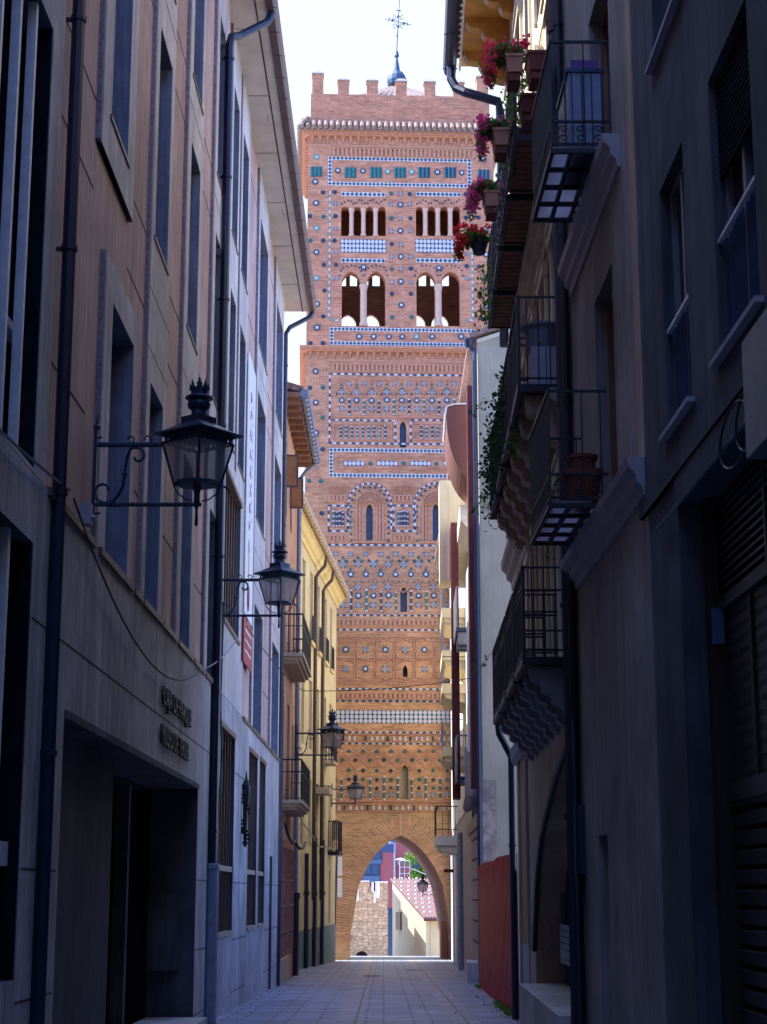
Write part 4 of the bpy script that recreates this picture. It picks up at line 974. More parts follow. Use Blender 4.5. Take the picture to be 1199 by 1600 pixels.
def panel(c_,x0,y0,x1,y1,nx,ny,bg_='tile_blue'):
    u0,u1,v0,v1=LB(c_,x0,y0,x1,y1);m=MB();tbox(m,u0,u1,0,.02,v0,v1,0);du=(u1-u0)/nx;dv=(v1-v0)/ny
    for i in range(nx):
        for j in range(ny):
            cu,cv=u0+(i+.5)*du,v0+(j+.5)*dv
            m.face([tp(cu+du*.47*math.sin(k*math.pi/4+.39),.026,cv+dv*.47*math.cos(k*math.pi/4+.39)) for k in range(8)],1)
    part('tile_panel',m,[M[bg_],M['tile_white']],tow,norm=False)
def slats(c_,x0,y0,x1,y1,n,cols=('tile_green','tile_navy','tile_white'),rec=True):
    u0,u1,v0,v1=LB(c_,x0,y0,x1,y1);m=MB();tbox(m,u0,u1,0,.006,v0,v1,1);du=(u1-u0)/n
    for i in range(n): tbox(m,u0+du*(i+.15),u0+du*(i+.8),.006,.04,v0+.01,v1-.01,0 if i%3 else 2)
    part('tile_slats',m,[M[cols[0]],M[cols[1]],M[cols[2] if False else 'tile_teal']],tow)
# upper tier
frame(T2,244,88,990,239,21,'d')
for x in (330,463,588,713,848): slats(T2,x,138,x+62,193,9,('tile_blue' if x>700 else 'tile_green','tile_navy','x'))
slats(T2,153,134,214,187,9);slats(T2,1024,150,1084,204,9,('tile_blue','tile_navy','x'))
for i,x in enumerate((296,424,554,680,814,940)): star(T2,x,156+i*2,0 if i not in(2,3) else 1)
for (x,y,t) in ((184,84,1),(178,212,0),(184,325,0),(184,456,1),(184,580,0),(184,716,1),(187,848,0),(187,972,0),(1052,96,0),(1055,222,0),(1058,335,0),(1062,465,0),(1066,592,0),(1068,718,0),(1070,860,0),(1072,982,0),
    (621,333,0),(621,471,0),(624,604,0),(624,733,0),(627,856,0),(428,658,0),(822,662,0)): star(T2,x,y,t)
for k,x in enumerate((327,405,482,560,631,705,787,860,937)): star(T2,x,1020,k==5)
frame(T2,253,975,1008,1067,20,'d')
for x,y in ((621,276),(621,405),(623,540),(623,668),(571,333),(571,471),(574,604),(576,735),(670,333),(672,471),(674,604),(676,735),(282,327),(283,457),(284,579),(285,715),(960,333),(962,462),(964,590),(966,716)): chk(T2,x,y,.8)
for x,y,g in ((573,276,1),(668,276,0),(573,404,1),(673,404,0),(577,538,0),(668,538,0),(576,668,1),(675,666,0),(577,797,0),(675,797,0),(578,918,1),(680,918,1),(148,270,1),(217,268,0),(280,268,0),(150,392,0),(220,395,1),(282,392,0),(152,520,1),(220,518,0),(278,518,0),(222,646,0),(285,645,0),(224,780,0),(154,914,1),(220,914,0),(152,1054,0),(218,1054,0),
    (962,278,0),(962,400,0),(964,520,0),(965,652,0),(1030,654,0),(1034,792,0),(1040,925,0),(1028,400,0),(1096,398,0),(1096,655,0),(1040,1062,0),(1104,1062,0),(1030,270,0),(1034,530,0)): disc(T2,x,y,g,1.15)
for x in (252,994): band(T2,x-4,262,x+4,932,'s','tile_teal')
for a,b in ((262,300),(960,1000)): band(T2,a,930,b,938,'s','tile_teal')
for a,b in ((312,543),(701,936)): band(T2,a,269,b,290,'d');band(T2,a,613,b,635,'d');panel(T2,a-3,514,b+3,583,12,3)
for a in (318,709):
    for k in range(16):
        t=k/15;x=a+t*220;y=318+10*math.cos(t*2*math.pi*3.5);put('arch_bead',PD,*T2(x,y),.5)
for c0 in (365,494,755,885):
    for k in range(9):
        a=math.pi*(k/8);put('arch_bead',PD,*T2(c0-58*math.cos(a),700-52*math.sin(a)**.8 ),.5) if True else 0
# middle tier
for y,t in ((134,0),(295,0),(456,0),(616,0),(785,1),(948,0)): star(T3,181,y,t);star(T3,1068,y)
for x,y in ((150,220),(217,218),(150,375),(217,374),(148,535),(217,540),(146,703),(207,705),(146,870),(213,872)): disc(T3,x,y,(x+y)%3==0,1.15);disc(T3,1248-x,y,0,1.15)
frame(T3,248,148,1004,516,9,'s','tile_navy');band(T3,262,385,592,393,'s','tile_navy');band(T3,675,385,992,393,'s','tile_navy')
for x in (590,670): band(T3,x,394,x+9,506,'s','tile_navy')
hcol=T3(0,283)[1]-T3(0,362)[1];PP=ppil('tile_green','tile_white',hcol);PPn=ppil('tile_navy','tile_white',hcol)
for i in range(9):
    x=315+78.3*i
    disc(T3,x,205,1,.55);disc(T3,x,222,1,.6);disc(T3,x-27,252,0,.6);disc(T3,x+27,251,1,.6);chk(T3,x,243,.95);star(T3,x,285,0,.98);chk(T3,x,330,.95)
    if i<8: put('tile_column',PP if i%2 else PPn,*T3(x+38,362));chk(T3,x+39,199,.85)
    # little brick horseshoe hood over each motif
    m=MB();pts_=[T3(x+dx,y) for dx,y in ((-34,262),(-34,240),(-20,228),(-14,205),(0,186),(14,205),(20,228),(34,240),(34,262))]
    m.tube([tp(a,.02,b) for a,b in pts_],.035,4);part('brick_hood',m,M['brick_relief'],tow)
m=MB();a=T3(275,362);b=T3(985,185);tbox(m,a[0],b[0],0,.05,a[1]-.1,a[1]-.03);tbox(m,a[0],b[0],0,.05,b[1]+.02,b[1]+.08);part('brick_ledge',m,M['brick_relief'],tow)
h2=T3(0,418)[1]-T3(0,485)[1];PQ=ppil('tile_green','tile_white',h2);PQn=ppil('tile_navy','tile_white',h2)
for x0 in (310,729):
    for i in range(9): put('tile_column',PQ if i%2 else PQn,*T3(x0+29*i,485),1)
    m=MB();u0,u1,v0_,v1_=LB(T3,x0-36,412,x0+262,488)
    for q in ((u0,u1,v1_,v1_+.05),(u0,u1,v0_-.05,v0_),(u0-.05,u0,v0_-.05,v1_+.05),(u1,u1+.05,v0_-.05,v1_+.05)): tbox(m,q[0],q[1],0,.05,q[2],q[3])
    part('brick_frame',m,M['brick_relief'],tow)
frame(T3,250,537,1004,688,20,'d')
m=MB();u0,u1,v0_,v1_=LB(T3,292,585,960,642)
for q in ((u0,u1,v1_,v1_+.04),(u0,u1,v0_-.04,v0_),(u0-.04,u0,v0_-.04,v1_+.04),(u1,u1+.04,v0_-.04,v1_+.04)): tbox(m,q[0],q[1],0,.045,q[2],q[3])
part('brick_frame',m,M['brick_relief'],tow)
for x in (325,498,672,845): panel(T3,x,601,x+109,626,5,1)
for x in (465,637,808): disc(T3,x,614,1)
def zig(c_,x0,y0,x1,y1,n):
    m=MB();P_=[]
    for k in range(3):
        pts_=[];
        for i in range(2*n+1):
            x=x0+(x1-x0)*i/(2*n);y=y0+(y1-y0)*(.15+.3*k*.9+(.3 if i%2 else 0));a=c_(x,y);pts_.append(tp(a[0],.02,a[1]))
        m.tube(pts_,.035,4)
    part('brick_zigzag',m,M['brick_relief'],tow)
for a,b in ((238,350),(578,693),(918,1004)): zig(T3,a,715,b,775,4);dentils(T3,a+4,b-8,784,806,5,.06);dentils(T3,a+4,b-4,993,1015,5,.06)
for a in (243,580): frame(T3,a,829,a+108 if a<300 else 702,970,9,'s','tile_navy');
frame(T3,918,829,1004,970,9,'s','tile_navy')
for a in (265,603,935): 
    u0,u1,v0_,v1_=LB(T3,a,862,a+63,942);pw=ppil('tile_navy','tile_white',v1_-v0_);pg=ppil('tile_green','tile_white',v1_-v0_)
    m=MB();tbox(m,u0-.03,u1+.03,-.01,.012,v0_-.02,v1_+.02);part('lattice_panel',m,M['brick_inner'],tow)
    for i in range(4): put('tile_column',pg if i==0 else pw,u0+(u1-u0)*(i+.5)/4,v0_)
for cx in (461,805):
    uc,vs=T3(cx,830);vbt=T3(cx,1016)[1];k=1/3.3306*.0335
    m=MB()
    for j,(r0,w_) in enumerate(((.30,.03),(.46,.05),(.62,.07))):   # stepped jambs
        for s_ in (-1,1): tbox(m,min(uc+s_*r0,uc+s_*(r0+.10)),max(uc+s_*r0,uc+s_*(r0+.10)),0,w_,vbt,vs)
        ring=[(uc+(r0+.05)*math.cos(a*math.pi/14),vs+.02+(r0+.05)*1.0*math.sin(a*math.pi/14)) for a in range(15)]
        m.tube([tp(a,w_*.5,b) for a,b in ring],.05,4)
    for a in range(19):
        t=a*math.pi/18;r0,r1=.24,.30
        m.tube([tp(uc+.2*math.cos(t),.05,vs+.2*math.sin(t)),tp(uc+.72*math.cos(t),.07,vs+.72*math.sin(t))],.022,4)
    tbox(m,uc-.85,uc+.85,0,.08,vbt-.12,vbt-.03);part('blind_arch',m,M['brick_relief'],tow)
    m=MB();r=1.13     # dashed outline
    path=[T3(cx-112,970),T3(cx-112,830)]+[T3(cx-112*math.cos(a*math.pi/12),830-113*math.sin(a*math.pi/12)) for a in range(1,12)]+[T3(cx+112,830),T3(cx+112,970)]
    out=[]
    for p0,p1 in zip(path,path[1:]):
        L_=math.dist(p0,p1);n_=max(1,round(L_/.15))
        for i in range(n_): out.append((p0[0]+(p1[0]-p0[0])*i/n_,p0[1]+(p1[1]-p0[1])*i/n_))
    for i,(p0,p1) in enumerate(zip(out,out[1:])):
        d=Vector((p1[0]-p0[0],p1[1]-p0[1]));nn=Vector((-d.y,d.x)).normalized()*.045
        m.face([tp(p0[0]-nn.x,.026,p0[1]-nn.y),tp(p1[0]-nn.x,.026,p1[1]-nn.y),tp(p1[0]+nn.x,.026,p1[1]+nn.y),tp(p0[0]+nn.x,.026,p0[1]+nn.y)],i%2)
    part('tile_outline',m,[M['tile_white'],M['tile_navy']],tow,norm=False)
    for a in range(1,10): put('glazed_disc',PD,*T3(cx-94*math.cos(a*math.pi/10),835-100*math.sin(a*math.pi/10)),.62)
    for y in (835,866,890,918,948,978,1014):
        disc(T3,cx-98,y,1,.65);disc(T3,cx+98,y,0,.65)
band(T3,240,1035,1004,1044,'s','tile_navy')
# lozenge net below
def loz(c_,xs_,y,w_=42,h=52):
    for x in xs_:
        u_,v_=c_(x,y)
        if abs(u_)>HW-.5: continue
        m=MB();pts_=[c_(x-w_*.85,y),c_(x-w_*.5,y+h*.42),c_(x,y+h*.9),c_(x+w_*.5,y+h*.42),c_(x+w_*.85,y)];m.tube([tp(a,.015,b) for a,b in pts_],.035,4)
        pts_=[c_(x-w_*.85,y),c_(x-w_*.45,y-h*.35),c_(x,y-h*.75),c_(x+w_*.45,y-h*.35),c_(x+w_*.85,y)];m.tube([tp(a,.015,b) for a,b in pts_],.035,4);part('brick_lozenge',m,M['brick_relief'],tow)
xa=[322-78.4+78.4*i for i in range(11)]
for i,x in enumerate(xa):
    if x<T and False: pass
    chk(T4,x+40,120,.85);disc(T4,x,138,1,.85);disc(T4,x-21,154,0,.72);disc(T4,x+20,154,1,.72);chk(T4,x,173,1.05)
    star(T4,x+40,225,0,.98);disc(T4,x+40,200,1,.62)
    disc(T4,x,256,1,.6);disc(T4,x-18,267,1,.7);disc(T4,x+18,267,1,.7)
    if i!=5: chk(T4,x,291,1);star(T4,x+1,335,0,1);chk(T4,x+1,384,1)
loz(T4,[x+40 for x in xa],222);loz(T4,xa,285,40,40)
h3=T4(0,308)[1]-T4(0,420)[1];PR=ppil('tile_green','tile_white',h3);PRn=ppil('tile_navy','tile_white',h3)
for i in range(11): put('tile_column',(PR if i%2 else PRn),*T4(285.5-78.4+78.4*i,420))
m=MB();a=T4(170,427);b=T4(1100,427);tbox(m,max(-HW+.2,a[0]),min(HW-.2,b[0]),0,.06,a[1]-.04,a[1]+.04);part('brick_ledge',m,M['brick_relief'],tow)
U=HW-.25
def fullband(c_,y0,y1,kind='s',c2='tile_navy'):
    v1_,v0_=c_(600,y0)[1],c_(600,y1)[1];m=MB();run(m,-U,U,v0_,v1_,kind);part('tile_band',m,[M['tile_white'],M[c2]],tow,norm=False)
def fulldent(c_,y0,y1,n):
    v1_,v0_=c_(600,y0)[1],c_(600,y1)[1];m=MB();du=2*U/n
    tbox(m,-U,U,0,.05,v1_,v1_+.05);tbox(m,-U,U,0,.05,v0_-.05,v0_)
    for i in range(n): tbox(m,-U+du*(i+.22),-U+du*(i+.78),0,.07,v0_+.001,v1_-.001)
    part('dentil_band',m,M['brick_relief'],tow)
for y in (439,514,822,886): fullband(T4,y-4,y+4)
fulldent(T4,466,490,40);fulldent(T4,848,872,40)
# interlaced relief field
XS=[337-205,337-102.5]+[337+102.3*i for i in range(8)]
for i,x in enumerate(XS):
    for j,y in enumerate((617,718)):
        u_,v_=T4(x,y)
        if abs(u_)>HW-.5: continue
        if j==1 and abs(x-644)<8: pass
        elif (i+j)%2==0: star(T4,x,y,0,1)
        else: chk(T4,x,y,1.05)
        m=MB();k_=.0101
        q=[(-44,-14),(-44,-44),(-16,-44),(0,-58),(16,-44),(44,-44),(44,-14),(58,0),(44,14),(44,44),(16,44),(0,56),(-16,44),(-44,44),(-44,14),(-58,0),(-44,-14)]
        m.tube([tp(*(lambda t:(t[0],.02,t[1]))(T4(x+a,y+b))) for a,b in q],.045,4)
        q=[(-51,-58),(-30,-58),(-22,-66),(22,-66),(30,-58),(51,-58)]
        m.tube([tp(*(lambda t:(t[0],.02,t[1]))(T4(x+a,(y+b) if j==0 else (y-b)))) for a,b in q],.04,4)
        part('brick_interlace',m,M['brick_relief'],tow)
m=MB()
for y in (548,793): v_=T4(600,y)[1];tbox(m,-U,U,0,.05,v_-.03,v_+.03)
part('brick_ledge',m,M['brick_relief'],tow)
# octagon tile panel
v1_,v0_=T5(600,100)[1],T5(600,167)[1];m=MB();tbox(m,-4.2,4.2,0,.02,v0_,v1_,0);n=37;du=8.4/n
for i in range(n):
    for j in range(3):
        cu,cv=-4.2+(i+.5)*du,v0_+(j+.5)*(v1_-v0_)/3;m.face([tp(cu+du*.46*math.sin(k*math.pi/4+.39),.026,cv+du*.46*math.cos(k*math.pi/4+.39)) for k in range(8)],1)
part('tile_panel',m,[M['tile_blue'],M['tile_white']],tow,norm=False)
for y in (52,215,274): fullband(T5,y-4,y+4)
def whites(c_,y0,y1,step,name='tile_spool'):
    v1_,v0_=c_(600,y0)[1],c_(600,y1)[1];n=int(2*U/step)
    for i in range(n):
        u=-U+(i+.5)*2*U/n;me=WH[(i*7)%4];put(name,me,u,v0_)
hh=T5(600,236)[1]-T5(600,258)[1];WH=[]
for c_ in ('tile_white','tile_white','tile_navy','tile_white'):
    m=MB();m.lathe([(.05,0),(.055,hh*.3),(.045,hh*.5),(.055,hh*.7),(.05,hh)],LP(0,0,.03),8);WH.append(proto('tile_spool',m,[c_]))
whites(T5,236,258,.27);whites(T5,598,619,.28)
m=MB()
for y in (226,266,576,590,626): v_=T5(600,y)[1];tbox(m,-U,U,0,.05,v_-.02,v_+.02)
part('brick_ledge',m,M['brick_relief'],tow)
xb=[352-73.2*3+73.2*i for i in range(14)]
h5=T5(0,447)[1]-T5(0,567)[1];PT=ppil('tile_green','tile_white',h5)
for i,x in enumerate(xb):
    disc(T5,x,313,1,.9);disc(T5,x-37,359,(i%2),.95)
    if abs(x-644)>10:
        disc(T5,x,414,i%2,.95);disc(T5,x,460,(i+1)%2,.95);disc(T5,x,505,i%3==0,.9);chk(T5,x,538,.9)
    put('tile_column',PT,*T5(x-37,567))
loz(T5,[x-37 for x in xb],365,38,44);loz(T5,xb,322,34,30)
m=MB();v_=T5(600,572)[1];tbox(m,-U,U,0,.07,v_-.03,v_+.03);part('brick_ledge',m,M['brick_relief'],tow)
for nm,lst in lump.items():   # past a hundred of one tile the rest is one part
    bm=bmesh.new();mats=[]
    for me,p,s_ in lst:
        t=me.copy();t.transform(Matrix.Diagonal((s_,s_,s_,1)));t.transform(Matrix.Translation(p-WL[tow.name]))
        idx=[]
        for q in me.materials:
            if q not in mats: mats.append(q)
            idx.append(mats.index(q))
        for f in t.polygons: f.material_index=idx[f.material_index]
        bm.from_mesh(t);bpy.data.meshes.remove(t)
    me=bpy.data.meshes.new(nm);bm.to_mesh(me);bm.free()
    for q in mats: me.materials.append(q)
    o=bpy.data.objects.new(nm,me);COL.objects.link(o);o.parent=tow;o['kind']='stuff'
# ------------------------------------------------------------------ PLANT HELPERS
def leaf(m,p,s_,k=0):
    a=Vector((random.gauss(0,1),random.gauss(0,1),random.gauss(0,1))).normalized();b=a.orthogonal().normalized();c=a.cross(b)
    t=random.random()*6.28;d=b*math.cos(t)+c*math.sin(t);e=a.cross(d);p=Vector(p);l=s_*random.uniform(.7,1.3)
    m.face([p-d*l*.55,p+e*l*.42-d*l*.1+a*l*.08,p+d*l*.6,p-e*l*.42-d*l*.1+a*l*.08],k)
def cloud(m,c,rad,n,s_,k=0):
    for _ in range(n):
        while True:
            q=[random.uniform(-1,1) for _ in range(3)]
            if sum(x*x for x in q)<1: break
        leaf(m,(c[0]+q[0]*rad[0],c[1]+q[1]*rad[1],c[2]+q[2]*rad[2]),s_,k)
def bloom(m,p,r,k=0):
    for _ in range(13): leaf(m,(p[0]+random.gauss(0,r*.5),p[1]+random.gauss(0,r*.5),p[2]+random.gauss(0,r*.5)),r*.8,k)
def strand(m,pts,n,spread,s_,k=0):
    pts=[Vector(p) for p in pts]
    for _ in range(n):
        i=random.randrange(len(pts)-1);t=random.random();p=pts[i].lerp(pts[i+1],t)
        leaf(m,(p.x+random.gauss(0,spread),p.y+random.gauss(0,spread),p.z+random.gauss(0,spread)),s_,k)
# ------------------------------------------------------------------ DARK HOUSE WITH GARAGE (right, nearest)
drk=root('dark_house','dark rendered house with a wide garage shutter and blue-curtained windows, nearest on the right','house',R1.p(12,0,-1.8))
wn=[(12.5,13.52,3.62,5.71),(10.28,11.5,3.62,5.71),(12.3,13.55,6.88,8.9),(10.2,11.4,6.88,8.9)]
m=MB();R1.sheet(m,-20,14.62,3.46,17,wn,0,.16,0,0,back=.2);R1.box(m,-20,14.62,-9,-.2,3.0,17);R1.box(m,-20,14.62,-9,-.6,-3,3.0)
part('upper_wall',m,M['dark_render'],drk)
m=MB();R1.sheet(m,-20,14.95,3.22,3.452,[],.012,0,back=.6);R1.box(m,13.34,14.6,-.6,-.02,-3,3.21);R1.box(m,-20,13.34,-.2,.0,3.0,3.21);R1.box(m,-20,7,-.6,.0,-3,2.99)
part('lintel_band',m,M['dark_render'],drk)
for q in wn:
    w_=window(R1,drk,*q,0,.155,1,None,'steel_grey','interior_dark',sill=(.06,.04,'sill_white'))
    m=MB();n=int((q[1]-q[0])/.07);pl=[]
    for i in range(n+1): pl.append((q[0]+.08+i*.065,-.085+(.02 if i%2 else -.02)))
    for (y0,o0),(y1,o1) in zip(pl,pl[1:]): 
        m.face([R1.p(y0,o0,q[2]+.1),R1.p(y1,o1,q[2]+.1),R1.p(y1,o1,q[2]+(q[3]-q[2])*.42),R1.p(y0,o0,q[2]+(q[3]-q[2])*.42)])
    part('curtain',m,M['curtain_blue'],w_,norm=False)
    m=MB();R1.box(m,q[0],q[1],-.05,-.02,q[2]+.85,q[2]+.88);part('guard_rail',m,M['bar_bright'],w_)
    m=MB()
    if q[0]>12: continue
    for i in range(15): z=q[3]-.05-i*.05;R1.box(m,q[0]+.02,q[1]-.02,-.075,-.05,z-.02,z+.008)
    part('blind_slats',m,M['blind_dark'],w_)
gar=MB();R1.box(gar,7.5,13.34,-.55,-.5,-3,3.0);g=part('garage_recess',gar,M['interior_dark'],drk)
m=MB()
for a,b in ((7.5,10.7),(10.75,11.55),(11.6,13.1)):
    z=2.2
    while z<2.98: R1.box(m,a,b,-.36,-.28,z,z+.025);z+=.065
    R1.box(m,b,b+.05,-.38,-.27,2.17,3.0)
R1.box(m,7.5,13.15,-.38,-.25,2.1,2.18);part('louvre_panel',m,M['louvre_metal'],drk)
m=MB()
for a,b in ((7.5,10.2),(10.28,11.2),(11.28,12.15),(12.23,13.12)):
    z=.80
    while z<2.06:
        y=a+.03;R1.box(m,a,b,-.34,-.30,z+.045,z+.1)
        while y<b-.02: R1.box(m,y,y+.025,-.34,-.30,z,z+.045);y+=.045
        z+=.1
    R1.box(m,b,b+.06,-.36,-.28,.78,2.1)
R1.box(m,7.5,13.15,-.37,-.26,.66,.80);part('perforated_panel',m,M['shutter_metal'],drk)
m=MB();z=-2.2
while z<.62:
    m.prism([(-.34,z),(-.30,z+.02),(-.29,z+.11),(-.34,z+.135)],lambda u,v_,w_:R1.p(w_,u,v_),7.5,13.1);z+=.14
part('roller_shutter',m,M['shutter_metal'],drk)
m=MB();R1.box(m,13.1,13.3,-.5,-.2,-3,3.0);part('garage_jamb',m,M['shutter_metal'],drk)
m=MB();R1.box(m,13.02,13.1,-.28,-.2,1.85,2.12);part('blue_box',m,M['blue_plastic'],drk)
m=MB();m.tube([R1.p(13.95,.03,2.94),R1.p(9,.03,2.96)],.016,5);part('wall_conduit',m,M['cable_grey'],drk)
acu=root('air_conditioner','pale air conditioner on the dark garage front at the right edge of the picture','air conditioner',R1.p(10.2,.1,2.65))
m=MB();R1.box(m,8.9,9.78,.02,.25,2.47,3.18);part('casing',m,M['steel_grey'],acu)
m=MB()
for i in range(7): R1.box(m,9.784,9.79,.06,.20,2.6+i*.05,2.615+i*.05);part('vent_grille',m,M['pipe_navy'],acu)
m=MB()
for yc,rr in ((10.95,.45),(10.5,.40)): m.tube([R1.p(yc+rr*math.cos(a*.35),.05,2.93+.2*math.sin(a*.35)) for a in range(19)],.008,4)
top('cable',m,M['pipe_navy'],'loops of spare dark cable beside the air conditioner on the right','cable')
# ------------------------------------------------------------------ GREY HOUSE (right, second)
R2=Fr(2.54,-.0167,-1)
gry=root('grey_house','grey-beige house with two iron balconies and curved stone mouldings, second on the right','house',R2.p(17.5,0,-2))
ops=[(16.0,17.35,7.35,9.3),(16.25,17.5,3.8,6.12),(17.62,18.3,-3,.58)]
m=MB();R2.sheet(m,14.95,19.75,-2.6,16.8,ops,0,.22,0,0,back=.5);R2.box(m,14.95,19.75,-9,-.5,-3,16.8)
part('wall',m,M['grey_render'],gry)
for q in ops: window(R2,gry,*q,0,.2,1,None,'window_wood','interior_dark')
m=MB();R2.box(m,14.64,14.949,-.6,.015,3.46,16.9);part('corner_strip',m,M['beige_wall'],gry)
m=MB();R2.box(m,14.64,14.949,-.6,.0,-3,3.2);part('corner_pier',m,M['grey_render'],gry)
for z,y0,y1 in ((7.16,15.5,19.25),(3.72,14.64,19.7)):
    m=MB();m.prism([(0,z-.34),(.03,z-.34),(.045,z-.26),(.09,z-.22),(.10,z-.15),(.16,z-.08),(.175,z-.0),(0,z)],lambda u,v_,w_:R2.p(w_,u,v_),y0,y1);part('moulding',m,M['mould_stone'],gry)
for zs,ya,yb in ((7.27,16.05,17.85),(3.83,16.85,18.75)):
    s_=MB();R2.box(s_,ya,yb,.18,.58,zs-.03,zs-.0)
    b=part('balcony',s_,M['glass_floor'],gry)
    m=MB()
    for k in range(5): y=ya+(yb-ya)*k/4;R2.box(m,y-.02,y+.02,.02,.60,zs-.075,zs-.031)
    for o in (.2,.40,.59): R2.box(m,ya-.015,yb+.015,o-.02,o+.02,zs-.08,zs-.034)
    part('floor_frame',m,M['iron'],b)
    m=MB();h=1.13;t=.014
    R2.box(m,ya,yb,.57,.6,zs+h,zs+h+.03);R2.box(m,ya,yb,.575,.595,zs+.02,zs+.045);R2.box(m,ya,yb,.575,.595,zs+.26,zs+.28)
    for y in (ya,yb-.02):
        for z in (.02,.26,h): R2.box(m,y,y+.025,0,.57,zs+z,zs+z+.025)
        for k in range(3): R2.box(m,y,y+.02,.06+k*.19,.075+k*.19,zs,zs+h)
    n=int((yb-ya)/.085)
    for i in range(n+1): y=ya+(yb-ya-.015)*i/n;R2.box(m,y,y+.015,.577,.592,zs,zs+h)
    for i in range(8):
        yc=ya+.11+i*(yb-ya-.1)/8;m.tube([R2.p(yc+.075*math.cos(a*.6)*(1-a/14),.585,zs+.15+.09*math.sin(a*.6)*(1-a/14)) for a in range(11)],.008,4)
    for y in (ya+.01,):
        for oc,s2 in ((.12,1),(.3,-1),(.47,1)):
            for zc in (.09,.19): m.tube([R2.p(y,oc+.05*s2*math.cos(a*.6)*(1-a/14),zs+zc+.045*math.sin(a*.6)*(1-a/14)) for a in range(11)],.007,4)
    part('railing',m,M['iron'],b)
pipe(R2,gry,19.62,.09,-2.4,16.5,.075);pipe(R2,gry,19.45,.07,-2.4,16.5,.05,'iron')
m=MB();R2.box(m,19.3,19.5,.0,.11,.2,.95);m.tube([R2.p(19.3,.1,1.9),R2.p(19.3,.1,-1.9)],.02,5);part('meter_box',m,M['pipe_navy'],gry)
# things on the grey house balconies
ct=root('storage_cabinet','blue-grey ribbed cabinet standing on the upper balcony of the grey house','cabinet',R2.p(16.4,.2,7.27))
m=MB();R2.box(m,16.15,17.0,.05,.40,7.275,8.12);part('body',m,M['lead_blue'] if False else M['pipe_grey'],ct)
m=MB();
for k in range(4): R2.box(m,16.14,16.149,.06+k*.1,.075+k*.1,7.3,8.1)
R2.box(m,16.13,17.02,.03,.42,8.121,8.16);part('lid',m,M['iron_blue'],ct)
m=MB();R2.box(m,16.25,16.85,.08,.36,8.17,8.31)
top('planter_box',m,M['purple_box'],'purple plastic box lying on the cabinet of the upper grey balcony','planter')
def pot(name,label,c,r0,r1,h,m_,group=None):
    r=root(name,label,'flower pot',c,group);m=MB()
    m.lathe([(r0,0),(r0*.98+r1*.02,.005),(r1,h*.82),(r1*1.12,h*.82),(r1*1.14,h),(r1*.98,h),(r1*.9,h*.9)],c,18);part('pot',m,M[m_],r);return r
p_=R2.p(17.15,.22,3.84)
pot('plant_pot','large terracotta pot on the lower balcony of the grey house',p_,.14,.19,.36,'terracotta_dark')
pot('plant_pot','smaller dark red pot stacked in the large pot on the lower grey balcony',(p_[0],p_[1],p_[2]+.32),.11,.14,.20,'terracotta_dark')
# ------------------------------------------------------------------ BALCONY HOUSE (right, third)
bal=root('balcony_house','beige house with three rows of iron balconies, flower pots and an arched shop front','house',R3.p(25,0,-2.2))
Z3=15.75;Ys=[20.0+1.9*k for k in range(4)]
ops=[]
for y in Ys+[28.4]: ops+=[(y+.5,y+1.2,2.82,5.0),(y+.5,y+1.2,6.1,8.2),(y+.5,y+1.2,9.32,11.4),(y+.5,y+1.2,12.4,14.2)]
m=MB();R3.sheet(m,19.8,31.2,2.2,Z3,ops,0,.3,0,0,back=.5);R3.box(m,19.8,31.2,-9,-.5,2.21,Z3)
part('upper_wall',m,M['beige_wall'],bal)
m=MB();R3.sheet(m,19.82,31.18,12.0,Z3-.01,[q for q in ops if q[2]>12],.012,.001,back=0);part('attic_wall',m,M['cream_wall'],bal)
for q in ops:
    window(R3,bal,*q,0,.25,1,None,'window_wood','glass_dark')
    m=MB();
    for y in (q[0]-.16,q[1]+.001): R3.box(m,y,y+.159,.013,.06,q[2],q[3])
    R3.box(m,q[0]-.2,q[1]+.2,.013,.10,q[3]+.001,q[3]+.16);R3.box(m,q[0]-.1,q[1]+.1,.013,.13,q[3]+.161,q[3]+.24);part('window_surround',m,M['cream_wall'],bal)
# ground floor wall with the shop arch
AC=21.6;AH=5.55
AZ=[(19,1.95),(20.85,1.71),(22.4,1.48),(23.9,1.14),(25.2,.79),(26.2,.24),(26.7,-.34),(27.15,-.85)]
def archz(y): 
    P_=AZ
    for (a,b),(c,d) in zip(P_,P_[1:]):
        if a<=y<=c: return b+(d-b)*(y-a)/(c-a)
    return P_[-1][1]
m=MB();n=26;yy=[19.82+(AC+AH-19.82)*i/n for i in range(n+1)]
for a,b in zip(yy,yy[1:]):
    za,zb=archz(a),archz(b)
    m.face([R3.p(a,0,za),R3.p(b,0,zb),R3.p(b,0,2.2),R3.p(a,0,2.2)]);m.face([R3.p(a,0,za),R3.p(b,0,zb),R3.p(b,-.4,zb),R3.p(a,-.4,za)])
y1=AC+AH;R3.box(m,y1,28.4,-.5,0,-3,2.2);R3.box(m,30.1,31.2,-.5,0,-3,2.2);R3.box(m,19.8,31.2,-9,-1.6,-3,2.2)
part('ground_wall',m,M['beige_wall'],bal)
m=MB();pts_=[R3.p(a,.02,archz(a)) for a in yy];m.tube(pts_,.045,5);part('arch_edge',m,M['iron'],bal)
m=MB();R3.box(m,19.85,y1,-.42,-.40,-3,2.19);part('shop_glass',m,M['interior_dark'],bal)
m=MB()
for y in (22.3,24.6,26.4): R3.box(m,y,y+.06,-.39,-.32,-1.3,1.9)
part('shop_mullion',m,M['steel_grey'],bal)
m=MB();R3.box(m,19.9,26.9,-.4,.28,-3,-1.33);part('shop_plinth',m,M['stone_frame'],bal)
m=MB();R3.box(m,28.4,30.1,-.5,.01,-.83,2.2);part('ochre_pier',m,M['ochre_paint'],bal)
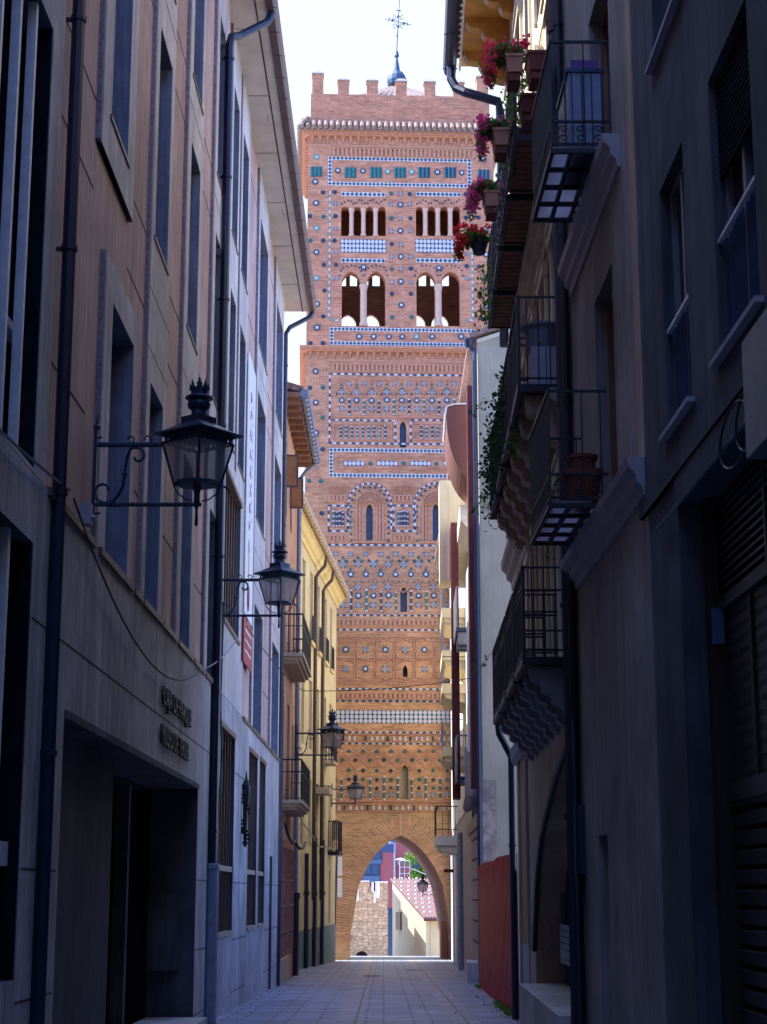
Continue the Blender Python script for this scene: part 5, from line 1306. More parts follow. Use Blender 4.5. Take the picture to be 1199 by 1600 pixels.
m=MB();R3.box(m,28.4,30.1,-.5,.02,-3,-.835);R3.box(m,28.25,28.39,0,.05,-.83,2.25);R3.box(m,30.11,30.3,0,.05,-3,2.25);part('pier_base',m,M['mould_stone'],bal)
nt_=root('shop_notice','small blue and white notice with dark lines of print in the arched shop window','notice',R3.p(25.6,-.4,-.9))
m=MB();R3.box(m,24.7,26.3,-.31,-.30,-1.0,-.45);part('sheet',m,M['sill_white'],nt_)
m=MB()
for k in range(4): R3.box(m,24.85,26.15-.25*(k==3),-.299,-.296,-.55-k*.085,-.52-k*.085)
R3.box(m,24.85,25.5,-.299,-.296,-.95,-.90);part('print_lines',m,M['pipe_navy'],nt_)
# cornices behind the balconies and stepped brackets
def brk(parent,y,zt,m_='console_grey',d=.5,h=.8):
    m=MB();pr=[(0,zt),(d,zt),(d,zt-.1*h)]
    x=d
    for k in range(4):
        x0=d*(1-k/4);x1=d*(1-(k+1)/4);z0=zt-h*(.1+.22*k)
        pr+=[(x0-.02,z0-.04*h),(x0-.01,z0-.10*h),(x0-.06,z0-.17*h),(max(x1,.01),z0-.2*h)]
    pr+=[(0,zt-h)];m.prism(pr,lambda u,v_,w_:R3.p(w_,u,v_),y,y+.3);return part('bracket',m,M[m_],parent)
for zt in (9.1,5.9):
    m=MB();m.prism([(0,zt-.5),(.04,zt-.5),(.05,zt-.36),(.13,zt-.3),(.14,zt-.2),(.22,zt-.12),(.23,zt),(0,zt)],lambda u,v_,w_:R3.p(w_,u,v_),19.85,31.2);part('cornice',m,M['beige_wall'],bal)
m=MB();m.prism([(0,2.22),(.04,2.22),(.1,2.32),(.12,2.5),(0,2.55)],lambda u,v_,w_:R3.p(w_,u,v_),19.85,31.3);part('cornice',m,M['console_grey'],bal)
for lv,(zs,h,un) in enumerate(((2.68,1.05,'soffit_brick'),(5.98,1.1,'soffit_brick'),(9.22,1.08,'soffit_brick'))):
    for k,y in enumerate(Ys):
        s_=MB();R3.box(s_,y,y+1.62,0,.60,zs-.03,zs);b=part('balcony',s_,M['mould_stone'],bal)
        m=MB();n=9
        for i in range(n): a=y+.04+i*(1.54/n);R3.box(m,a,a+1.54/n-.03,.03,.53,zs-.075,zs-.031)
        part('soffit_tiles',m,M[un],b)
        m=MB();R3.box(m,y,y+1.62,.545,.60,zs-.09,zs-.031);R3.box(m,y-.03,y-.001,0,.6,zs-.09,zs+.0);R3.box(m,y+1.58,y+1.61,.0,.54,zs-.09,zs-.031);part('edge_beam',m,M['iron'],b)
        m=MB();e=.575;t=.012
        R3.box(m,y,y+1.62,e-.02,e+.02,zs+h,zs+h+.03)
        for z in ((.07,.86) if lv else (.07,.78,.86)): R3.box(m,y,y+1.62,e-.01,e+.01,zs+z,zs+z+.02)
        for yy_ in (y,y+1.60):
            for z in ((.07,h) if lv else (.07,.3,.78,h)): R3.box(m,yy_,yy_+.022,0,e,zs+z,zs+z+.022)
            for q in range(4): R3.box(m,yy_,yy_+.018,.05+q*.14,.065+q*.14,zs,zs+h)
            R3.box(m,yy_-.01,yy_+.03,e-.02,e+.02,zs,zs+h)
        for i in range(14):
            a=y+.05+i*.115;R3.box(m,a,a+.014,e-.007,e+.007,zs,zs+h)
            if i%2==0:
                for zc in (.17,.5): m.tube([R3.p(a+.055+.05*math.cos(c*.7),e,zs+zc+.07*math.sin(c*.7)) for c in range(10)],.007,4)
        part('railing',m,M['iron'],b)
        if lv<2: brk(b,y+.15,zs-.092,'console_grey' if lv==0 else 'beige_wall',.5,.62 if lv==0 else .8);brk(b,y+1.1,zs-.092,'console_grey' if lv==0 else 'beige_wall',.5,.62 if lv==0 else .8)
# eave with carved brackets
m=MB();R3.box(m,19.6,31.5,-.5,.86,Z3+.22,Z3+.3);ev=part('eave',m,M['eave_wood'],bal)
for k in range(9):
    y=20.3+k*1.32;m=MB()
    for (d,a,b_) in ((.80,.0,.22),(.52,-.2,-.002),(.26,-.4,-.202)):
        x=d;pr=[(0,Z3+b_),(d,Z3+b_),(d,Z3+a+.13),(d-.05,Z3+a+.04),(d-.14,Z3+a+.01),(d-.2,Z3+a+.0),(0,Z3+a)]
        m.prism(pr,lambda u,v_,w_:R3.p(w_,u,v_),y,y+.24)
    q=part('carved_bracket',m,M['eave_wood'],ev)
    m=MB()
    for (d,a,b_) in ((.80,.0,.22),(.52,-.2,-.002),(.26,-.4,-.202)):
        m.prism([(d+.001,Z3+b_-.01),(d+.012,Z3+b_-.01),(d+.012,Z3+a+.14),(d-.04,Z3+a+.04),(d-.05,Z3+a+.05),(d+.001,Z3+a+.14)],lambda u,v_,w_:R3.p(w_,u,v_),y+.02,y+.22)
    part('painted_end',m,M['eave_wood_white'],q)
m=MB();R3.box(m,19.6,31.5,.0,.02,Z3-.1,Z3+.22);part('wood_panel',m,M['eave_wood'],ev)
m=MB();R3.box(m,19.6,31.5,.861,.9,Z3+.12,Z3+.34)
n=50
for i in range(n): y=19.7+i*11.7/n;m.tube([R3.p(y,.78,Z3+.4),R3.p(y,-.2,Z3+.85)],.1,6,1);m.tube([R3.p(y,1.0,Z3+.30),R3.p(y,.78,Z3+.4)],.1,6,1)
R3.box(m,19.6,31.5,-6,-.15,Z3+.3,Z3+2,1);part('roof',m,[M['white_paint'],M['roof_tile']],bal)
m=MB();m.prism([(.94,Z3+.3),(.95,Z3+.14),(1.02,Z3+.05),(1.1,Z3+.04),(1.18,Z3+.1),(1.21,Z3+.22),(1.21,Z3+.3)],lambda u,v_,w_:R3.p(w_,u,v_),19.5,31.6)
for i in range(9): y=20+i*1.4;R3.box(m,y,y+.025,.93,1.225,Z3+.02,Z3+.03)
part('gutter',m,M['pipe_navy'],bal)
m=MB();m.tube([R3.p(31.2,1.06,Z3+.1),R3.p(31.2,1.06,Z3-.2),R3.p(31.15,.97,Z3-.42),R3.p(31.05,.8,Z3-.55),R3.p(30.95,.16,Z3-.8),R3.p(30.95,.12,Z3-1.1),R3.p(30.95,.12,10)],.09,8);part('downpipe',m,M['pipe_navy'],bal)
pipe(R3,bal,31.45,.08,-2.4,2.5,.06);m=MB();m.tube([R3.p(31.45,.08,2.4),R3.p(31.3,.3,2.8),R3.p(31.3,.34,3.1),R3.p(31.3,.1,3.5)],.06,7);part('downpipe',m,M['iron'],bal)
m=MB();R3.box(m,31.2,31.6,-.3,-.02,-3,.4);part('broken_edge',m,M['plaster_patch'],bal)
# --- planters and flowers
def planter(label,c,L_=.42,wd=.19,h=.22,m_='terracotta',fl=None,n=0,spill=.3,tray=True):
    r=root('planter',label,'planter',c,'planters hung on the balcony rails');x,y,z=c
    m=MB();a,b=wd/2,L_/2
    m.hexa([(x-a*.8,y-b*.9,z),(x+a*.8,y-b*.9,z),(x+a*.8,y+b*.9,z),(x-a*.8,y+b*.9,z),(x-a,y-b,z+h*.85),(x+a,y-b,z+h*.85),(x+a,y+b,z+h*.85),(x-a,y+b,z+h*.85)])
    m.box(x-a-.012,x+a+.012,y-b-.012,y+b+.012,z+h*.851,z+h);part('pot',m,M[m_],r)
    if tray:
        m=MB();m.box(x-a*.7,x+a*.7,y-b*.8,y+b*.8,z-.10,z-.001);part('saucer',m,M['terracotta_dark'],r)
    if fl:
        f=root('geranium' if fl!='none' else 'ivy','%s'%n,'plant',(x,y,z+h));return r,f
    return r,None
def geranium(label,c,rad,cols,nl=520,nb=44,hang=.3,ls=.05,lm='leaf'):
    f=root('geranium',label,'flowering plant',c);m=MB();x,y,z=c
    cloud(m,(x-.02,y,z+.05),(rad*1.0,rad*1.05,rad*.55),nl,ls)
    for _ in range(4):
        a=random.uniform(-.6,.6);strand(m,[(x-rad*.6,y+a*rad,z+.05),(x-rad*1.0,y+a*rad,z-hang*.4),(x-rad*.9,y+a*rad*1.1,z-hang)],50,.035,ls*.8)
    part('foliage',m,M[lm],f,norm=False)
    m=MB()
    for _ in range(nb):
        t=random.random()
        if t<.62: q=(x+rad*random.uniform(-1.05,.8),y+random.uniform(-1,1)*rad*.9,z+random.uniform(.2,.75)*rad)
        else: q=(x-rad*random.uniform(.7,1.2),y+random.uniform(-1,1)*rad*.9,z-random.uniform(-.1,1)*hang)
        bloom(m,q,.06)
    part('blossoms',m,M[cols],f,norm=False)
XO=1.50
hung=[(19.0,9.62,'petal_magenta','terracotta','topmost hanging terracotta planter at the near end of the upper balconies','red and pink geranium spilling from the topmost terracotta planter',.24),
      (20.6,9.42,'petal_pink','terracotta','terracotta planter with pink flowers hanging second from the top of the upper balconies','pink geranium in the second hanging planter, above the tower tile frame',.22),
      (22.6,9.42,'petal_pink','terracotta','terracotta planter with pink flowers hanging third from the top of the upper balconies','pink geranium in the third hanging planter, against the tower windows',.24)]
for y,z,fc,pm,l1,l2,rad in hung:
    x=1.55 if y<20 else XO
    planter(l1,(x,y,z-.14),.40,.20,.22,pm);geranium(l2,(x-.05,y,z+.10),rad,fc,hang=.34)
c=(1.46,24.9,9.52);pot('plant_pot','round black pot with red flowers at the far end of the hanging pots',c,.09,.14,.24,'pot_black');geranium('bright red geranium in the round black pot, lowest of the hanging flowers',(c[0]-.06,c[1],c[2]+.2),.27,'petal_red',hang=.2,nb=46)
rail=[(19.45,9.72,1.72,'terracotta_dark'),(20.15,9.5,1.69,'terracotta_dark'),(20.8,9.3,1.66,'terracotta_dark')]
for i,(y,z,x,pm) in enumerate(rail):
    planter(('upper','middle','lower')[i]+' of three dark ribbed planters in a row along the near upper balcony rail',(x+.14,y,z),.46,.22,.24,pm)
for i,(y,z) in enumerate(((20.0+1.7,9.24),(20+3.6,9.24),(20+5.5,9.24))):
    planter(('nearest','middle','farthest')[i]+' of the red troughs seen in the gaps between the upper balcony floors',(R3.p(y,.35,z)[0],y+.12,z-.02),.16,.42,.18,'sign_red' if False else 'terracotta',tray=False)
def ivy(label,strs,mats='leaf_dark',ls=.05,sp=.06,n=150,name='ivy',stem=True):
    f=root(name,label,'climbing plant',strs[0][0]);m=MB();st=MB()
    for s_ in strs:
        strand(m,s_,n,sp,ls);st.tube(s_,.005,4)
    part('leaves',m,M[mats],f,norm=False)
    if stem: part('stem',st,M['bark'],f)
P3=R3.p
ivy('ivy curtain hanging through the railings of the middle row of balconies',[[P3(22.5+k*.55,.60,7.0-.1*k%.5),P3(22.7+k*.55,.66,6.5),P3(22.6+k*.55,.64,5.95-.1*(k%3))] for k in range(9)],n=120,ls=.055,sp=.07)
ivy('ivy trailing down the beige wall under the middle balconies',[[P3(20.7,.35,5.9),P3(20.8,.2,5.3),P3(21.2,.16,4.6),P3(21.6,.15,4.1)],[P3(21.1,.45,5.9),P3(21.8,.5,5.75),P3(22.6,.52,5.8)]],n=110,mats='leaf',ls=.05,sp=.06)
ivy('thin ivy sprays reaching out over the cream wall from the middle balconies',[[P3(24.6,.62,7.1),P3(24.8,.8,7.15),P3(25,.95,7.0)],[P3(26.6,.6,6.2),P3(26.9,.85,6.0),P3(27,.95,5.9)],[P3(30.5,.2,4.4),P3(30.4,.5,4.1),P3(30.5,.7,3.8)]],n=22,ls=.06,sp=.03,mats='leaf')
ivy('yellow-green climber on the railings behind the topmost planters',[[P3(19.9+k*.33,.5-.08*(k%3),10.25),P3(19.95+k*.33,.55,9.8),P3(20.0+k*.33,.56,9.3)] for k in range(6)],n=70,mats='leaf_bright',ls=.05,sp=.07)
ivy('bright green plant trailing from the far end of the upper balconies',[[P3(25.9,.62,9.75),P3(26.1,.72,9.35),P3(26.2,.7,8.9)],[P3(26.4,.6,9.7),P3(26.5,.7,9.3),P3(26.6,.66,8.95)]],n=110,mats='leaf_bright',ls=.06,sp=.09)
ivy('silvery lavender-like plant woven along the upper balcony railings',[[P3(20.6+k*.5,.59,10.0-.12*k*.5),P3(20.7+k*.5,.62,9.5),P3(20.8+k*.5,.60,9.15)] for k in range(7)],n=90,mats='mould_stone',ls=.03,sp=.04)
# tub and cabinet on the near middle balcony
cb=root('balcony_cabinet','pale low cabinet under a grey tub on the near middle balcony','cabinet',P3(20.3,.28,5.98))
m=MB();R3.box(m,20.12,20.6,.06,.42,5.985,6.5);part('body',m,M['sill_white'],cb)
m=MB();R3.box(m,20.11,20.119,.235,.245,6.0,6.48);part('door_gap',m,M['joint_dark'],cb)
c=P3(20.38,.27,6.51);m=MB();m.lathe([(.14,0),(.19,.02),(.22,.26),(.26,.29),(.26,.32),(.2,.31)],c,18)
top('plastic_tub',m,M['plastic_grey'],'oval dark grey plastic tub standing on the pale balcony cabinet','tub')
m=MB();c2=P3(20.22,.32,6.56);m.ball((c2[0],c2[1]-.06,c2[2]),.03);top('green_ball',m,M['leaf_bright'],'small yellow-green ball hooked to the front of the grey tub','ball')
# ------------------------------------------------------------------ FENCE, GABLE AND FAR RIGHT HOUSES
fe=root('red_fence','dark red corrugated metal fence closing the empty plot on the right','fence',R3.p(39.5,0,gz(39.5)))
for i in range(7):
    y0,y1=31.65+i*2.32,31.65+(i+1)*2.32-.02;zt=.70+.02*(i%3);m=MB();n=14
    pr=[];s4=(y1-y0)/20
    for j in range(5): a=y0+j*4*s4;pr+=[(a,0),(a+2*s4,0),(a+2.3*s4,.06),(a+3.7*s4,.06)]
    pr.append((y1,0))
    for (a,oa),(b,ob) in zip(pr,pr[1:]): m.hexa([R3.p(a,oa-.012,gz(a)-.05),R3.p(a,oa,gz(a)-.05),R3.p(b,ob,gz(b)-.05),R3.p(b,ob-.012,gz(b)-.05),R3.p(a,oa-.012,zt),R3.p(a,oa,zt),R3.p(b,ob,zt),R3.p(b,ob-.012,zt)])
    part('panel',m,M['fence_red'],fe)
m=MB()
for _ in range(260):
    y=random.choice((33.0,34.8,35.2,36.0,37.4,46.8))+random.gauss(0,.35);leaf(m,(R3.p(y,.08+abs(random.gauss(0,.05)),0)[0],y,gz(y)+random.uniform(.0,.09)),.06)
top('weeds',m,M['leaf_bright'],kind='stuff',label='green weeds growing at the foot of the red fence',cat='weeds')
X5=Fr(2.02,.0152,-1)
far=root('gable_house','cream house with a bare gable wall, red metal columns and a curved canopy','house',(2.8,60,-2.6))
GX=2.76
m=MB();zl,zr=15.9,19.0
m.prism([(GX,-4),(12,-4),(12,zr),(GX,zl)],lambda u,v_,w_:(u,w_,v_),48.5,48.9)
part('gable_wall',m,M['cream_gable'],far)
m=MB();m.prism([(GX-.25,zl-.02),(GX-.25,zl+.12),(12,zr+.2),(12,zr+.02)],lambda u,v_,w_:(u,w_,v_),48.3,83.9);part('roof',m,M['roof_tile'],far)
m=MB();m.prism([(GX-.02,zl-.14),(GX-.02,zl-.021),(12,zr),(12,zr-.12)],lambda u,v_,w_:(u,w_,v_),48.46,48.499);part('verge_band',m,M['cream_wall'],far)
m=MB();X5.sheet(m,48.9,85.3,2.9,15.9,[(54,55.2,9.2,11.5),(58.5,59.6,9.2,11.5),(63,64,8,10.5),(54,55.2,4.2,6.4),(60,61,4.2,6.4),(70,71,4,6.3),(70,71,8,10.4),(76,77,4,6.3),(76,77,8,10.4)],0,.3,0,0,back=.4);X5.box(m,48.9,85.3,-9,-.4,-4,15.85)
part('street_wall',m,M['white_render'],far)
m=MB();m.box(2.72,3.13,48.44,48.498,.2,3.05);part('stone_slab',m,M['plaster_patch'],far)
m=MB();X5.box(m,48.9,49.3,-.3,.02,-3.2,2.9);X5.box(m,51.4,58,-.5,.0,-3.3,1.9);X5.box(m,58,85.3,-.5,-.02,-4,2.9)
part('ground_wall',m,M['stone_blocks_r'],far)
m=MB()
for k in range(7):
    z=-2.1+k*.62;X5.box(m,48.895,49.31,.0,.03,z,z+.035);X5.box(m,52.5,57.4,.0,.02,z,z+.04)
part('block_joints',m,M['joint_dark'],far)
m=MB();X5.box(m,49.3,51.4,-.35,-.3,-3.2,1.9);part('doorway',m,M['interior_dark'],far)
m=MB();X5.box(m,48.9,60.5,-.1,.05,1.92,2.32);part('steel_beam',m,M['steel_grey'],far)
m=MB();X5.box(m,52.3,54.6,.02,.35,-3,-2.0);part('low_block',m,M['stone_frame'],far)
for Y,z0,z1,w_,o in ((48.95,2.9,14.6,.2,.10),(57.0,3.0,12.2,.2,.42)):
    m=MB();X5.box(m,Y,Y+.9,o-.05,o+w_,z0,z1)
    for k in range(28):
        z=z0+.2+k*(z1-z0-.4)/27;m.ball(X5.p(Y-.01,o+.02,z),.022)
    part('rust_column',m,M['rust_red'],far)
m=MB();m.tube([(GX-.10,48.42,-2.4),(GX-.10,48.42,15.2),(GX-.1,48.46,15.5),(GX-.28,48.5,15.8)],.075,8);m.lathe([(.09,0),(.16,.25),(.16,.3),(.05,.32)],(GX-.25,48.5,15.6),8);part('downpipe',m,M['pipe_navy'],far)
# curved canopy
m=MB();pr=[(.05,12.05)]
for k in range(11):
    a=k/10;pr.append((.10+.78*math.sin(a*math.pi/2)**1.0*(1) ,12.1+1.95*(1-math.cos(a*math.pi/2)**1.0) if False else 12.1+2.05*a**1.6))
ot=[(x+.02,z+.10) for x,z in pr[::-1]]
poly=pr+[(.84,14.42),(.62,14.48),(.05,14.5)]
m.prism(poly,lambda u,v_,w_:X5.p(w_,u,v_),50.6,53.8,0);part('canopy',m,M['canopy_under'],far)
m=MB();pr2=[(.90,14.12),(.95,14.22),(.90,14.44),(.66,14.52),(.05,14.54),(.05,14.505),(.62,14.485),(.845,14.425),(.88,14.2)];m.prism(pr2,lambda u,v_,w_:X5.p(w_,u,v_),50.55,53.85);part('canopy_edge',m,M['white_paint'],far)
gl=MB();X5.box(gl,58,59.6,.30,.98,10.4,13.9);X5.box(gl,58.1,59.5,.02,.3,10.4,13.8);X5.box(gl,57.96,58,.62,.66,10.4,13.8);part('cream_gallery',gl,M['cream_panel'],far)
m=MB();X5.box(m,53,56.5,.02,.42,11.4,11.9);m.prism([(.02,11.0),(.4,11.41),(.02,11.41)],lambda u,v_,w_:X5.p(w_,u,v_),53,56.5);part('small_canopy',m,M['white_render'],far)
m=MB();m.tube([X5.p(50.4,.12,12.0),X5.p(50.4,.14,9.8),X5.p(50.4,.28,9.2),X5.p(50.4,.28,4)],.07,7);part('white_pipe',m,M['white_paint'],far)
m=MB();m.tube([X5.p(50.5,.2,4.2),X5.p(50.5,.2,2.8),X5.p(51.5,.25,2.5)],.14,8);m.tube([X5.p(51.9,.25,4.2),X5.p(51.9,.25,2.8),X5.p(52.8,.3,2.5)],.14,8);part('vent_duct',m,M['stone_blocks_r'],far)
for zs,ya,yb in ((8.1,53.5,57.0),(3.55,54.5,57.5)):
    s_=MB();X5.box(s_,ya,yb,0,.55,zs-.12,zs);b=part('balcony',s_,M['iron_blue'],far)
    m=MB()
    for k in range(12): y=ya+k*(yb-ya)/12;X5.box(m,y,y+(yb-ya)/12-.06,.52,.56,zs+.02,zs+1.3)
    X5.box(m,ya,ya+.03,.0,.5,zs+1.25,zs+1.3);X5.box(m,ya,ya+.03,.0,.03,zs,zs+1.3);X5.box(m,ya,ya+.03,.26,.29,zs,zs+1.25)
    part('railing',m,M['steel_grey'],b)
    if zs>6:
        m=MB()
        for k in range(3): X5.box(m,ya+.1+k*.8,ya+.5+k*.8,.05,.5,zs-.5+.0*k,zs-.14);
        part('under_boxes',m,M['steel_grey'],b)
for zs in (10.1,8.55,7.35,5.1):
    s_=MB();X5.box(s_,62,66,0,.85,zs-.35,zs);m=s_;m.prism([(0,zs-.7),(.72,zs-.5),(.8,zs-.351),(0,zs-.351)],lambda u,v_,w_:X5.p(w_,u,v_),62.1,65.9);b=part('balcony',s_,M['cream_panel'],far)
    m=MB();X5.box(m,62,66,.8,.84,zs+.95,zs+1.0)
    for k in range(16): X5.box(m,62+k*.26,62.02+k*.26,.81,.83,zs,zs+.95)
    for o in (.1,.45): X5.box(m,62,62.02,o,o+.02,zs,zs+.95)
    X5.box(m,62,62.03,0,.8,zs+.95,zs+.98);part('railing',m,M['steel_grey'],b)
for zs in (2.35,):
    s_=MB();X5.box(s_,74,79,0,.95,zs-.4,zs+.0);m=s_;m.prism([(0,zs-.75),(.75,zs-.62),(.85,zs-.401),(0,zs-.401)],lambda u,v_,w_:X5.p(w_,u,v_),74.1,78.9);b=part('balcony',s_,M['white_render'],far)
    m=MB();X5.box(m,74,79,.9,.94,zs+1.2,zs+1.25)
    for k in range(16): X5.box(m,74+k*.31,74.03+k*.31,.91,.93,zs,zs+1.2)
    X5.box(m,74,74.03,0,.9,zs+1.2,zs+1.24);X5.box(m,74,74.03,0,.9,zs+.25,zs+.28)
    for o in (.1,.4,.65): X5.box(m,74,74.02,o,o+.02,zs,zs+1.2)
    part('railing',m,M['iron'],b)
pipe(X5,far,66,.15,-3,2.2,.1,'pipe_grey')
m=MB();X5.box(m,82.2,85.4,.0,.06,-3.2,2.0);part('white_corner',m,M['white_paint'],far)
m=MB();X5.box(m,80,80.5,.06,.5,.9,1.05);part('wall_bracket',m,M['rust_red'],far)
# ------------------------------------------------------------------ BEYOND THE ARCH
st=root('stone_turret','square sandstone turret with a small dark arch, seen through the tower arch','tower',(-1,112,-5))
Z=lambda px,py,Y:(lambda r:(r[0]/r[1]*Y,r[2]/r[1]*Y))(ray(px,py))
x0=-3.6;x1=Z(607,1440,112)[0];zt=Z(580,1386,112)[1];zm=Z(580,1379,112)[1];xa=Z(566,1490,112)[0];za=Z(566,1486,112)[1]
m=MB()
N_=14;cuts=[x0,xa-.42]+[xa-.42+.84*i/8 for i in range(1,8)]+[xa+.42,x1]
for a,b in zip(cuts,cuts[1:]):
    f=lambda x:(za-.45+.45*math.sqrt(max(0,1-((x-xa)/.42)**2))) if abs(x-xa)<.421 else -6.5
    if a<xa-.42+1e-6 and b<=xa-.42+1e-6 or a>=xa+.42-1e-6: m.box(a,b,112,112.4,-6.5,zt)
    else: m.hexa([(a,112,f(a)),(b,112,f(b)),(b,112.4,f(b)),(a,112.4,f(a)),(a,112,zt),(b,112,zt),(b,112.4,zt),(a,112.4,zt)])
m.box(x0,x1,112.9,118,-6.5,zt);m.box(x1-.4,x1,112.4,112.9,-6.5,zt);m.box(x0,x0+.4,112.4,112.9,-6.5,zt)
m.box(x0,-.9,112,112.8,zt+.002,zm+.05);m.box(-.55,x1,112,112.8,zt+.002,zm)
part('wall',m,M['stone_wall'],st)
m=MB();m.box(x0,-.9,111.97,112.8,zm+.051,zm+.12);m.box(-.55,x1,111.97,112.8,zm+.001,zm+.07)
for a,w_,l in ((-1.7,.12,1.1),(-.75,.22,.5),(-.62,.12,1.2),(-.45,.2,.9)): m.box(a,a+w_,111.985,111.999,zm-.05-l,zm+.04)
part('lime_stain',m,M['white_paint'],st)
m=MB();m.box(x0+.5,x1-.5,112.41,112.43,-6.5,za+.1);part('niche',m,M['interior_dark'],st)
sh=root('shadow_house_row','unseen stepped row of houses added behind the tower to shadow the white house','house',(-10,119,-5));m=MB()  # added out of view, heights stepped to shape the shadow on the white house
for i,(a,b,h) in enumerate(((110,113.6,6.0),(113.6,116,7.2),(116,118.2,8.6),(118.2,120.4,8.9),(120.4,123,9.5),(123,127,10.0))): m.box(-13-.02*i,-6-.02*i,a,b-.01,-7,h)
part('wall',m,M['white_render'],sh)
wh=root('white_house','white house with a sloping tiled roof and one small window, seen through the tower arch','house',(2,118,-5))
A=Z(614,1376,126);B=Z(666,1434,114);Cc=Z(700,1436,114);D=Z(712,1380,126)
m=MB()
m.hexa([(A[0],126,-7),(B[0],114,-7),(B[0]+.3,114.1,-7),(A[0]+.3,126.1,-7),(A[0],126,A[1]),(B[0],114,B[1]),(B[0]+.3,114.1,B[1]),(A[0]+.3,126.1,A[1])])
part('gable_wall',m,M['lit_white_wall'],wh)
m=MB();m.box(B[0]+.3,6,114.05,114.4,-7,B[1]-.05);part('front_wall',m,M['yellow_wall'],wh)
m=MB();m.hexa([(A[0]-.15,126,A[1]),(B[0]-.1,113.6,B[1]-.1),(7,113.6,B[1]-.1),(7,126,A[1]),(A[0]-.15,126,A[1]+.1),(B[0]-.1,113.6,B[1]),(7,113.6,B[1]),(7,126,A[1]+.1)],0)
rf=part('roof',m,M['roof_tile_pale'],wh)
m=MB()
for k in range(26):
    xa_=A[0]-.1+k*.26;xb_=B[0]-.05+k*.20;m.tube([(xa_,126,A[1]+.12),(xb_,113.6,B[1]+.02)],.07,6)
    for j in range(9):
        t=j/9;
        if (k+j)%2: m.ball((xa_+(xb_-xa_)*t,126+(113.6-126)*t,A[1]+.15+(B[1]-A[1]-.1)*t),.085,4,1)  # white beads stand for sun highlights put onto the tiles
part('tile_rows_glints',m,[M['roof_tile_pale'],M['white_render']],rf)
m=MB();m.box(B[0]-.15,7,113.5,113.62,B[1]-.2,B[1]-.09);part('gutter',m,M['rust_red'],wh)
wz=Z(626,1448,123);m=MB();m.hexa([(wz[0]-.28-.03,123.6,wz[1]-.2),(wz[0]+.0,122.4,wz[1]-.2),(wz[0]+.1,122.45,wz[1]-.2),(wz[0]-.2,123.65,wz[1]-.2),(wz[0]-.28-.03,123.6,wz[1]+1.0),(wz[0]+.0,122.4,wz[1]+1.0),(wz[0]+.1,122.45,wz[1]+1.0),(wz[0]-.2,123.65,wz[1]+1.0)]);part('window',m,M['grille_bronze'],wh)
ra=root('terrace_railing','white metal railing on the roof of the white house','railing',(2,127,1.2))
m=MB()
for k in range(3): x=1.15+k*.36;m.tube([(x,126.6,A[1]),(x,126.6,A[1]+1.4)],.022,5)
for z in (.5,.95,1.4): m.tube([(1.15,126.6,A[1]+z),(1.87,126.6,A[1]+z)],.02,5)
m.tube([(1.87,126.6,A[1]+.9),(3.9,126.4,A[1]+.1)],.02,5)
part('bars',m,M['white_paint'],ra)
mg=root('magenta_building','magenta apartment block with blue-framed windows far beyond the tower arch','building',(0,150,-6))
gx=lambda px,py,Y=150:Z(px,py,Y)
m=MB();zt=gx(600,1332)[1];m.box(-14,gx(616,1400)[0],150,160,-8,zt);m.box(gx(616,1400)[0],14,151,160,-8,zt)
part('wall',m,M['magenta_wall'],mg)
m=MB();m.box(-14,14,156,166,zt,gx(600,1296)[1]);part('blue_storey',m,M['blue_wall'],mg)
for px,py,w_,h in ((581,1363,.75,.85),(583,1340,.8,.5),(548,1363,.75,.85),(660,1350,.8,1.0),(672,1338,.8,.8)):
    x,z_=gx(px,py);Yw=149.95 if px<616 else 150.95;m=MB();m.box(x-w_,x+w_,Yw-.02,Yw,z_-h,z_+h);w2=part('window',m,M['window_wood'] if False else M['pipe_navy'],mg)
    m=MB();m.box(x-w_*.85,x-.05,Yw-.04,Yw-.021,z_-h*.2,z_+h*.85);m.box(x+.05,x+w_*.85,Yw-.04,Yw-.021,z_-h*.2,z_+h*.85);part('pane',m,M['glass_blue'],w2)
    m=MB();m.box(x-w_*.95,x+w_*.95,Yw-.06,Yw-.03,z_-h,z_-h*.35);part('balcony_panel',m,M['blue_wall'],w2)
x,z_=gx(629,1338);m=MB();m.box(x-.6,x+.6,150.9,150.95,z_-.2,z_+1.4);part('window',m,M['magenta_wall'],mg)
m=MB();q=gx(611,1470,130);m.box(q[0]-.42,q[0]+.35,130,130.3,-8,gx(611,1418,130)[1])
top('painted_wall',m,M['blue_wall'],'narrow blue painted wall strip between the stone turret and the white house','wall')
pl=root('lamp_post','tall thin grey lamp post in front of the magenta building','lamp post',(gx(618,1400,135)[0],135,-6))
m=MB();x=gx(617.5,1400,135)[0];z_=gx(617,1318,135)[1];m.tube([(x,135,-6),(x,135,z_)],.07,7);m.tube([(x,135,z_),(x-.25,135,z_+.05)],.05,5);m.tube([(x-.25,135,z_+.05),(x-.5,135,z_+.02)],.09,6);part('pole',m,M['pipe_grey'],pl)
pl=root('globe_lamp','short street lamp with a flat white cap beside the terrace railing','lamp post',(gx(626,1370,128)[0],128,0))
x=gx(626.5,1370,128)[0];m=MB();m.tube([(x,128,-.3),(x,128,gx(626,1352,128)[1])],.07,7);m.lathe([(.12,0),(.2,.1),(.22,.45),(.12,.5)],(x,128,gx(626,1352,128)[1]),10);part('pole',m,M['steel_grey'],pl)
m=MB();m.lathe([(.36,0),(.34,.03),(.15,.1),(.03,.14)],(x,128,gx(626,1343.5,128)[1]),16);part('cap',m,M['white_paint'],pl)
tr=root('green_tree','bright green leafy tree behind the tiled roof, seen through the tower arch','tree',(3.6,128.2,-6))
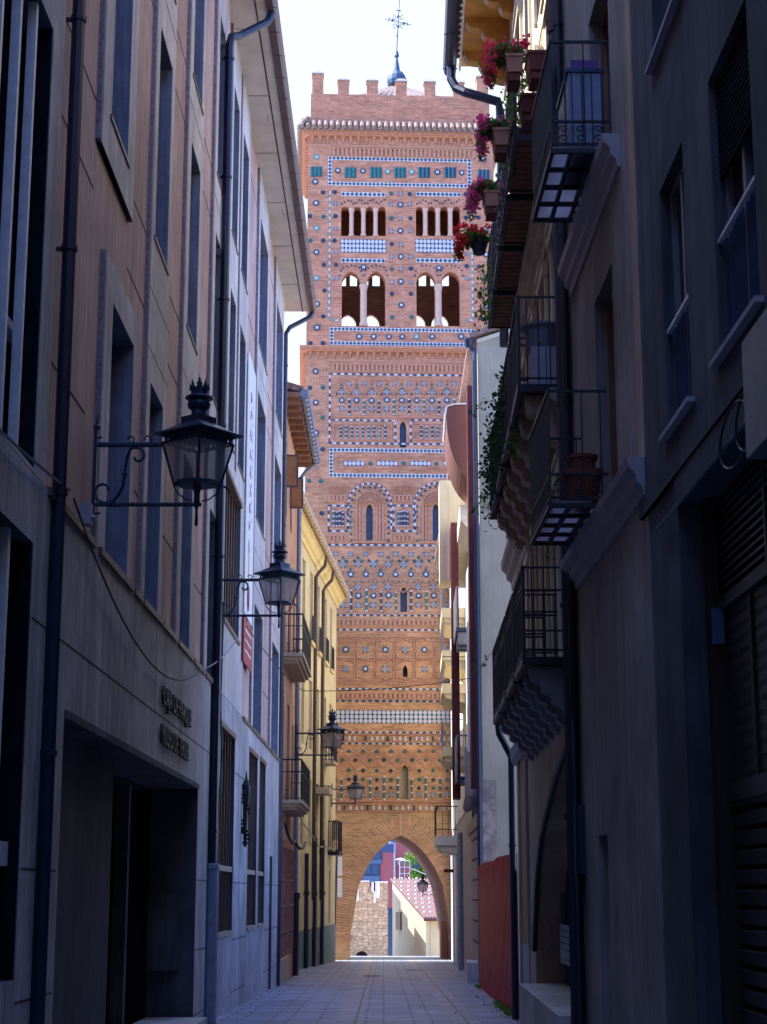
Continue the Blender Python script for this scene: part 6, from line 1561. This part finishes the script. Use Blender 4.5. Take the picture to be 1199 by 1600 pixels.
m=MB();m.tube([(3.6,128.2,-6),(3.6,128.2,-2),(3.55,128.2,.5),(3.5,128.2,2.2)],[.22,.18,.14,.06],8)
for a in range(6): m.tube([(3.55,128.2,.2+.2*a),(3.55+1.2*math.cos(a*1.1),128.2+.7*math.sin(a*1.1),1.2+.35*a)],[.06,.02],5)
part('trunk',m,M['bark'],tr)
m=MB()
for a in range(26):
    b=random.random()*6.28;rr=random.uniform(.1,1.5);cc=(3.5+rr*math.cos(b),128.2+.6*rr*math.sin(b),random.uniform(.9,3.3)-rr*.3)
    cloud(m,cc,(.6,.6,.42),120,.16)
part('crown',m,M['leaf_bright'],tr,norm=False)
# lantern hung inside the arch
o=copy_tree(lan,(0,0,0),label='lantern on a bracket inside the tower arch, in front of the tiled roof');q=tp(ac+ah-.01,-DP+.5,0);zz=Z(663,1398,q[1])[1]
o.location=(q[0],q[1],zz);o.scale=(.80,.80,.80);o.rotation_euler=(0,0,math.pi)
# houses standing behind the camera close the street off, as the town does
bk=root('rear_house','plain pale town house closing the street behind the viewer','house',(0,-22,-1.3))
m=MB();m.box(-10,10,-30,-22,-2,18);part('wall',m,M['beige_wall'],bk)

mh=root('manhole_cover','round iron manhole cover set in the paving near the right side of the street','manhole cover',(1.1,66,gz(66)))
m=MB();m.lathe([(.34,0),(.34,.012),(.3,.014),(.3,.008)],(1.1,66,gz(66)+.0),20);part('frame',m,M['stone_blocks_r'],mh)
m=MB();m.lathe([(.295,0),(.295,.014)],(1.1,66,gz(66)+.0),20)
part('lid',m,M['iron'],mh)
m=MB()
for _ in range(110):
    y=random.uniform(30,84);sd=random.choice((-1,1));x=(L1.p(y,random.uniform(.02,.5),0)[0] if y<57 else L3.p(y,random.uniform(.05,.5),0)[0]) if sd<0 else R3.p(y,random.uniform(.03,.45),0)[0]
    if random.random()<.25: x=random.uniform(-2.2,2)
    leaf(m,(x,y,gz(y)+.012),.035)
top('dry_leaves',m,M['bark'],'small dry leaves and dirt scattered over the street paving','litter',kind='stuff',norm=False)
